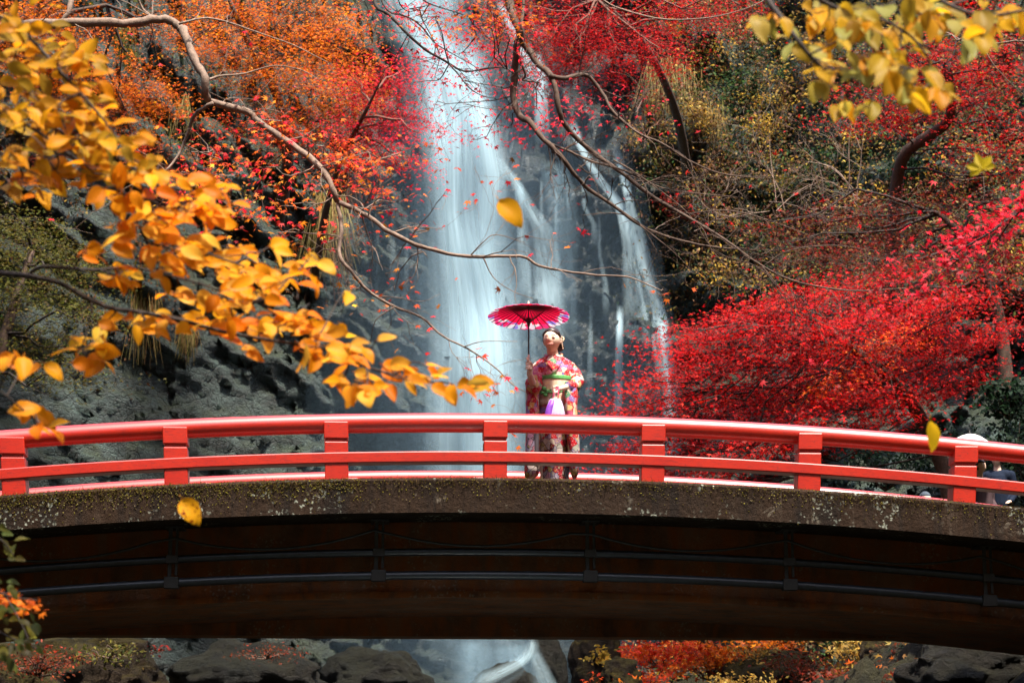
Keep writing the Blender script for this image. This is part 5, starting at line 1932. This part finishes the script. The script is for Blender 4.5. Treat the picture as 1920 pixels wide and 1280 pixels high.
# fingers of the other hand, curled down over the strings
for k in range(4):
    o_ = hnd + np.array([-.020 + .013 * k * .4, -.014 - .004 * k, .016 - .016 * k])
    f1 = o_ + np.array([-.024, -.014, -.004])
    f2 = f1 + np.array([-.010, .008, -.020])
    f3 = f2 + np.array([.014, .012, -.008])
    for a_, c_, r_ in ((o_, f1, .0088), (f1, f2, .0082), (f2, f3, .0075)):
        capsule(b, a_, c_, r_, r_ * .94, 7)
tp = [hnd + np.array(d) for d in ((.0, -.016, .018), (-.018, -.030, .020), (-.032, -.034, .006))]
for a_, c_ in zip(tp[:-1], tp[1:]):
    capsule(b, a_, c_, .010, .009, 7)
body = link('body', remeshed(b, 'body', .0052, foot, 3), 'skin', wo, foot)


def onface(x, z, lift=0.0):
    return hc + .97 * (HR @ np.array([x, face_y(x, z) - lift, z]))


for sg in (-1, 1):
    e = MB()
    c = onface(sg * .031, .004, .0015)
    e.ball(c, (.0140, .006, .0048), 12, 8)
    ey = e.build('eye', 'eye_white', wo, True)
    e = MB()
    e.ball(c + np.array([-.003, -.0045, .0005]), (.0052, .003, .0048), 10, 7)
    e.build('iris', 'eye_dark', ey, True)
    e = MB()
    e.tube([onface(sg * .015, .0095, .005), onface(sg * .031, .0130, .006), onface(sg * .046, .0075, .004)], [.0009, .0014, .0010], 6)
    e.build('eyelashes', 'eye_dark', wo, True)
    e = MB()
    e.tube([onface(sg * .015, .0275, .003), onface(sg * .032, .0315, .003), onface(sg * .050, .0275, .002)], [.0014, .0016, .0008], 6)
    e.build('eyebrow', 'hair_brown', wo, True)
e = MB()
e.tube([onface(x_, -.0545 + 7.5 * x_ * x_, .0085 - 3 * x_ * x_) for x_ in np.linspace(-.027, .027, 9)], [.002, .005, .0068, .0068, .006, .0068, .0068, .005, .002], 6)
mo_ = e.build('lips', 'lips', wo, True)
e = MB()
e.tube([onface(x_, -.0520 + 7.5 * x_ * x_, .0125 - 3 * x_ * x_) for x_ in np.linspace(-.016, .016, 7)], [.001, .0022, .0026, .0026, .0026, .0022, .001], 6)
e.build('teeth', 'eye_white', mo_, True)
# hair: a cap that dips inside the face below the hairline, and a low bun
b = MB()
rg = []
for r in head_pts(44, 34):
    ring = []
    for p in r:
        x_, y_, z_ = p[0] / .074, p[1] / .092, p[2] / .108
        line = .56 - .34 * abs(x_ + .1) ** 2.2                    # hairline height at the front
        inside = (y_ < .12 + .25 * min(0, z_ + .1)) and z_ < line
        k = .93 if inside else 1.13
        if z_ < -.62 or (z_ < -.30 and y_ < .35):
            k = .88
        q_ = p * k
        if not inside:
            q_ = q_ + np.array([0, .004, .002])
        ring.append(hc + .97 * (HR @ q_))
    rg.append(ring)
b.rings(rg)
bun = hc + HR @ np.array([.040, .082, -.040])
b.ball(bun, (.046, .040, .044), 16, 10)
for sg in (-1, 1):
    capsule(b, hc + HR @ np.array([sg * .066, -.030, .052]), hc + HR @ np.array([sg * .074, -.006, -.012]), .010, .004, 7)
hair = link('hair', remeshed(b, 'hair', .005, foot, 3), 'hair_brown', wo, foot)
b = MB()
for k in range(7):
    a = k * .9
    b.ball(hc + HR @ np.array([.082 + .012 * math.cos(a), .030 + .01 * math.sin(a * 2), .008 + .018 * math.sin(a)]), (.009, .007, .009), 8, 6)
for k in range(4):
    b.ball(hc + HR @ np.array([.080 + .002 * k, .020, -.022 - .017 * k]), (.0055, .0055, .007), 7, 5)
b.build('hair_flower', 'obi_cream', wo, True)

# kimono
b = MB()
K = [(667, 1037, 15, .062, .035), (671, 1037.5, 23, .072, .03), (678, 1038.5, 33, .088, .03), (687, 1040, 40, .105, .025), (698, 1040, 41, .118, .02), (712, 1039, 36, .122, .015), (735, 1039, 32, .122, .01),
     (760, 1039, 32, .125, .01), (790, 1040, 32, .135, .01), (820, 1040, 29, .135, .01), (850, 1040, 27, .130, .01), (880, 1041, 25, .122, .01), (905, 1041, 23.5, .115, .01)]
rg = []
for i, (py, px, hw, dep, dy) in enumerate(K):
    c = W(px, py, dy)
    fo = 0.0 if i < 7 else .02 + .012 * (i - 7)
    rg.append(ell(c[0], c[1], c[2], hw * mW, dep, 40, fo, i * .25, 7))
rg.append(ell(foot[0] + .012, foot[1] + .01, deck_z + .10, .095, .108, 40, .07, 2.4, 7))
rg.append(ell(foot[0] + .012, foot[1] + .01, deck_z + .05, .098, .110, 40, .07, 2.4, 7))
b.rings(rg[::-1])
ki = b.build('kimono', 'kimono_silk', wo, True)
# V neckline: overlapping collar bands, left over right
b = MB()
def band(pts_, w, d):
    vs = []
    for p, t in pts_:
        t = norm(np.array(t, float))
        vs.append((p - t * w, p + t * w))
    rings_ = []
    for a_, c_ in vs:
        rings_.append([a_, c_, c_ + np.array([0, d, 0]), a_ + np.array([0, d, 0])])
    return rings_
b.rings(band([(W(1022, 664, .03), (1, 0, .5)), (W(1023, 674, -.045), (1, 0, .5)), (W(1032, 688, -.096), (1, 0, .6)), (W(1042, 700, -.106), (1, 0, .6))], .013, .014))
b.build('collar', 'kimono_silk', ki, True)
b = MB()
b.rings(band([(W(1053, 662, .03), (1, 0, -.5)), (W(1054, 673, -.045), (1, 0, -.5)), (W(1046, 687, -.102), (1, 0, -.6)), (W(1034, 703, -.114), (1, 0, -.6))], .013, .014))
b.build('collar', 'kimono_silk', ki, True)


def column(name, K, parent, material, n=26, fold=.05):
    b = MB()
    rg = []
    for i, (py, px, hw, dep, dy) in enumerate(K):
        c = W(px, py, dy)
        rg.append(ell(c[0], c[1], c[2], hw * mW, dep, n, fold * min(1, i / 3), i * .35, 3, .8))
    b.rings(rg[::-1])
    return b.build(name, material, parent, True)


# sleeves: arm tubes with the long hanging furisode bags
b = MB()
b.tube([W(1012, 690, .03), W(1007, 705, -.03), W(1003, 722, -.12), W(1000, 728, -.21), W(996, 717, -.31)], [.060, .062, .064, .062, .052], 14)
b.build('sleeve', 'kimono_silk', wo, True)
column('sleeve', [(704, 1000, 7, .035, -.20), (714, 998, 11, .075, -.17), (735, 997.5, 12.5, .105, -.14), (770, 998, 12.5, .115, -.12), (810, 998, 13, .12, -.12), (850, 998, 14, .125, -.12), (880, 997, 14.5, .12, -.12), (890, 996, 13, .11, -.12), (897, 993, 8, .08, -.12)], wo, 'kimono_silk')
b = MB()
b.tube([W(1067, 690, .03), W(1078, 702, .0), W(1083, 715, -.05), W(1076, 724, -.12), W(1064, 727, -.17)], [.058, .056, .056, .056, .048], 14)
b.build('sleeve', 'kimono_silk', wo, True)
column('sleeve', [(716, 1070, 12, .05, -.10), (728, 1070, 15, .085, -.10), (760, 1069, 13, .11, -.09), (800, 1072, 12, .115, -.08), (840, 1075, 11.5, .115, -.08), (875, 1076, 9, .10, -.08), (890, 1077, 6.5, .08, -.08), (896, 1077, 3.5, .05, -.08)], wo, 'kimono_silk')
b = MB()
b.rings(band([(W(1006, 800, -.235), (1, 0, 0)), (W(1006, 850, -.238), (1, 0, 0)), (W(1006, 872, -.225), (1, 0, 0))], .020, .02))
b.build('sleeve_lining', 'lining_dark', wo, True)
# obi with green sash and knot
for nm, m_, y0, y1, ex in (('obi', 'obi_brocade', 709, 762, .012), ('sash', 'obi_green', 708, 715, .017)):
    b = MB()
    rg = []
    for py in np.linspace(y0, y1, 6):
        c = W(1039, py, .01)
        rg.append(ell(c[0], c[1], c[2], 32 * mW + ex, .122 + ex, 36))
    b.rings(rg[::-1])
    b.build(nm, m_, wo, True)
b = MB()
for (px, py, r) in ((1020, 728, .022), (1027, 733, .020), (1016, 736, .018), (1023, 740, .020), (1034, 731, .014)):
    b.ball(W(px, py, -.125), (r, .016, r * .8), 10, 7)
b.tube([W(1006, 735, -.06), W(1016, 736, -.115), W(1030, 735, -.135), W(1045, 734, -.13), W(1065, 733, -.08)], .008, 6)
b.build('sash_knot', 'obi_green', wo, True)
# sandals
for sg in (-1, 1):
    b = MB()
    b.box((foot[0] + sg * .06, foot[1] - .04, deck_z + .017), (.075, .23, .03))
    b.build('sandal', 'lacquer_dark', wo, bevel=.008)

# handbag
hb = thing('handbag', 'purple and white drawstring bag hanging from the hand of the kimono woman', 'bag', W(1040, 790, -.26))
b = MB()
rg = []
for py, hw, dp in ((748, 9, .03), (752, 12, .045), (762, 15.5, .055), (775, 18, .06), (786, 18.5, .06), (791, 16, .05)):
    c = W(1041, py, -.27)
    rg.append(ell(c[0], c[1], c[2], hw * mW, dp, 24, .03, 0, 6, .7))
b.rings(rg[::-1])
b.build('bag_body', 'purse_pale', hb, True)
b = MB()
rg = []
for py, x0, x1 in ((749, 1032, 1040), (762, 1025, 1037), (776, 1021, 1034), (790, 1022, 1032)):
    rg.append([W(x0, py, -.318), W(x1, py, -.332), W(x1, py, -.30), W(x0, py, -.28)])
b.rings(rg)
b.build('purple_panel', 'purse_purple', hb, True)
for dx in (-5, 5):
    b = MB()
    b.tube([W(1041 + dx, 750, -.27), W(1042 + dx * .9, 740, -.275), W(1045 + dx * .5, 730, -.27), W(1047, 725, -.25)], .006, 6)
    b.build('strap', 'strap_pink', hb, True)

# parasol
pc = W(SHX, 572, -.415)
ax = norm(np.array([0.0, .10, 1.0]))
pa = thing('parasol', 'pink red paper parasol with a flowered rim held by the kimono woman', 'parasol', grip)
pe = bpy.data.objects.new('canopy', None)
Rp = np.stack([np.array([1.0, 0, 0]), norm(np.cross(ax, [1, 0, 0])), ax], 1)
RIM, HGT, NR_ = .335, .098, 32
b = MB()
rg = []
for j, t in enumerate(np.linspace(.03, 1, 12)):
    ring = []
    for k in range(NR_ * 4):
        a = 2 * math.pi * k / (NR_ * 4)
        sag = 0.007 * t * (1 - abs(((k % 4) - 2) / 2.0)) 
        ring.append(np.array([RIM * t * math.cos(a), RIM * t * math.sin(a), -HGT * (.82 * t + .18 * t * t) - sag]))
    rg.append(ring)
b.rings(rg, False)
me = b.mesh('canopy', smooth=True)
can = link('canopy', me, 'parasol_paper', pa, pc)
can.rotation_euler = Matrix(Rp.tolist()).to_euler()
b = MB()
b.tube([(RIM * t, 0, -HGT * (.82 * t + .18 * t * t) - .009) for t in (.04, .35, .7, .985)], [.0042, .0042, .0040, .0032], 5)
rib_me = b.mesh('rib')
rib_me.materials.append(M['lacquer_dark'])
b = MB()
b.tube([(.012, 0, -.150), (RIM * .40, 0, -HGT * .36 - .008)], .0020, 5)
st_me = b.mesh('stretcher')
st_me.materials.append(M['lacquer_dark'])
for k in range(NR_):
    for nm, me_ in (('rib', rib_me), ('stretcher', st_me)):
        o = bpy.data.objects.new(nm, me_)
        COL.objects.link(o)
        o.parent = pa
        o.location = pc - ORG[pa.name]
        o.rotation_euler = (Matrix(Rp.tolist()) @ Matrix.Rotation(2 * math.pi * k / NR_, 3, 'Z')).to_euler()
L_ = (pc[2] - grip[2]) / ax[2]
b = MB(); b.tube([pc, pc - ax * .45], .0058, 10); b.build('shaft', 'lacquer_dark', pa, True)
b = MB(); b.tube([pc - ax * .425, pc - ax * .46, pc - ax * .66], [.0075, .0085, .0080], 10); b.build('handle', 'bamboo', pa, True)
b = MB(); b.tube([pc - ax * .115, pc - ax * .145, pc - ax * .185], [.022, .018, .008], 12); b.build('runner', 'lacquer_dark', pa, True)
b = MB(); b.tube([pc - ax * .010, pc + ax * .006, pc + ax * .012, pc + ax * .034], [.020, .017, .007, .005], 12); b.build('ferrule', 'bamboo', pa, True)


# walkers behind the right end of the bridge
def walker(label, px, head_py, Y, h, coat, legs, hair='hair_brown', yaw=0.0, lean=0.0, hat=None, pack=None):
    top = P(px, head_py, Y)
    base = np.array([top[0], top[1], top[2] - h])
    th = thing('person', label, 'person', base, None)
    Rz = rotm(yaw, 0)
    L = lambda x, y, z: base + Rz @ np.array([x, y, z]) * (h / 1.65)
    b = MB()
    add_head(b, L(0, -.02, 1.545), Rz @ rotm(0, R_(8)), .98 * h / 1.65)
    capsule(b, L(0, .01, 1.47), L(0, .02, 1.36), .05, .06)
    capsule(b, L(-.13, .02, 1.33), L(.13, .02, 1.33), .07, .07)
    capsule(b, L(0, .01, 1.22), L(0, .01, .98), .13, .13)
    for sg in (-1, 1):
        capsule(b, L(sg * .19, .02, 1.33), L(sg * .23, .05, 1.06), .048, .04)
        capsule(b, L(sg * .23, .05, 1.06), L(sg * .19, -.12, .92), .038, .027)
        capsule(b, L(sg * .19, -.12, .92), L(sg * .17, -.20, .90), .026, .024)
        for k in range(4):
            capsule(b, L(sg * (.185 - .014 * k), -.20, .905), L(sg * (.18 - .014 * k), -.245, .88), .009, .007, 6)
        capsule(b, L(sg * .20, -.17, .915), L(sg * .165, -.215, .925), .010, .008, 6)
        capsule(b, L(sg * .09, .01, .9), L(sg * .10, -.02 + .06 * sg, .48), .085, .058)
        capsule(b, L(sg * .10, -.02 + .06 * sg, .48), L(sg * .10, .03 + .10 * sg, .07), .056, .036)
        capsule(b, L(sg * .10, .03 + .10 * sg, .05), L(sg * .11, -.10 + .10 * sg, .03), .038, .032)
    link('body', remeshed(b, 'body', .011, base, 3), 'skin', th, base)
    b = MB()
    capsule(b, L(-.12, .02, 1.31), L(.12, .02, 1.31), .095, .095, 14)
    capsule(b, L(0, .01, 1.24), L(0, .01, .90), .165, .18, 16)
    for sg in (-1, 1):
        capsule(b, L(sg * .19, .02, 1.32), L(sg * .235, .05, 1.06), .068, .058)
        capsule(b, L(sg * .235, .05, 1.06), L(sg * .195, -.11, .93), .056, .042)
    link('jacket', remeshed(b, 'jacket', .014, base, 3), coat, th, base)
    b = MB()
    for sg in (-1, 1):
        capsule(b, L(sg * .085, .01, .92), L(sg * .10, -.02 + .06 * sg, .48), .105, .080)
        capsule(b, L(sg * .10, -.02 + .06 * sg, .48), L(sg * .10, .03 + .10 * sg, .10), .078, .062)
    link('trousers', remeshed(b, 'trousers', .014, base, 3), legs, th, base)
    b = MB()
    for r in head_pts(24, 18)[7:]:
        pass
    rg = []
    for r in head_pts(28, 22):
        rg.append([L(0, -.02, 1.545) + (h / 1.65) * (Rz @ (p * (1.09 if (p[1] > -.02 or p[2] > .045) and p[2] > -.05 else .9))) for p in r])
    b.rings(rg)
    b.build('hair' if not hat else 'cap', hair if not hat else hat, th, True)
    if pack:
        b = MB()
        capsule(b, L(0, .22, 1.25), L(0, .23, 1.0), .13, .15, 12)
        b.build('backpack', pack, th, True)
    return th


walker('walker in a mauve jacket behind the rightmost bridge post', 1836, 862, 30, 1.60, 'cloth_mauve', 'cloth_black', yaw=.5)
walker('walker in a navy coat and cap right of the rightmost bridge post', 1868, 848, 31.5, 1.72, 'cloth_navy', 'cloth_black', yaw=-.4, hat='cloth_navy', pack='cloth_black')
walker('walker in a grey cap peeping over the far rail at the right', 1733, 923, 24, 1.55, 'cloth_grey', 'cloth_navy', yaw=.2, hat='cloth_grey')
# white umbrella over the walkers
Yu = 29.6
uc = P(1818, 813, Yu)
um = thing('umbrella', 'white umbrella showing above the right handrail', 'umbrella', P(1826, 935, Yu))
b = MB()
rg = []
for t in np.linspace(.03, 1, 9):
    rg.append([uc + np.array([.40 * t * math.cos(a), .40 * t * math.sin(a), -.24 * t ** 1.8 - .02 * t * (abs(math.sin(4 * a)))]) for a in np.linspace(0, 2 * math.pi, 33)[:-1]])
b.rings(rg, False)
b.build('canopy', 'white_cloth', um, True)
b = MB(); b.tube([uc + np.array([0, 0, .05]), P(1826, 935, Yu)], .008, 8); b.build('shaft', 'iron', um, True)
b = MB(); b.tube([P(1826, 930, Yu), P(1826, 940, Yu), P(1828, 944, Yu)], .013, 8); b.build('handle', 'iron', um, True)
for k in range(8):
    a = math.pi * k / 4
    b = MB()
    b.tube([uc + np.array([.40 * t * math.cos(a), .40 * t * math.sin(a), -.24 * t ** 1.8 - .012]) for t in (.03, .35, .7, 1)], .004, 4)
    b.build('rib', 'iron', um, True)

# drifting spray round the fall
m_, nt, out = mat('spray')
pv = nt.nodes.new('ShaderNodeVolumePrincipled')
pv.inputs['Color'].default_value = (.50, .76, 1.0, 1)
pv.inputs['Density'].default_value = 0.016
pv.inputs['Anisotropy'].default_value = 0.0
nt.links.new(pv.outputs[0], out.inputs[1])
M['spray'] = m_
b = MB()
b.ball(P(925, 840, 45.1), (4.1, 2.6, 9.6), 48, 28)
mi = b.build('mist', 'spray', None, True)
b = MB()
b.ball(P(905, 860, 45.1), (2.3, 2.1, 8.2), 48, 28)
b.build('mist_core', 'spray', mi, True)
tag(mi, 'pale bluish spray hanging around the waterfall', None, None, 'stuff')
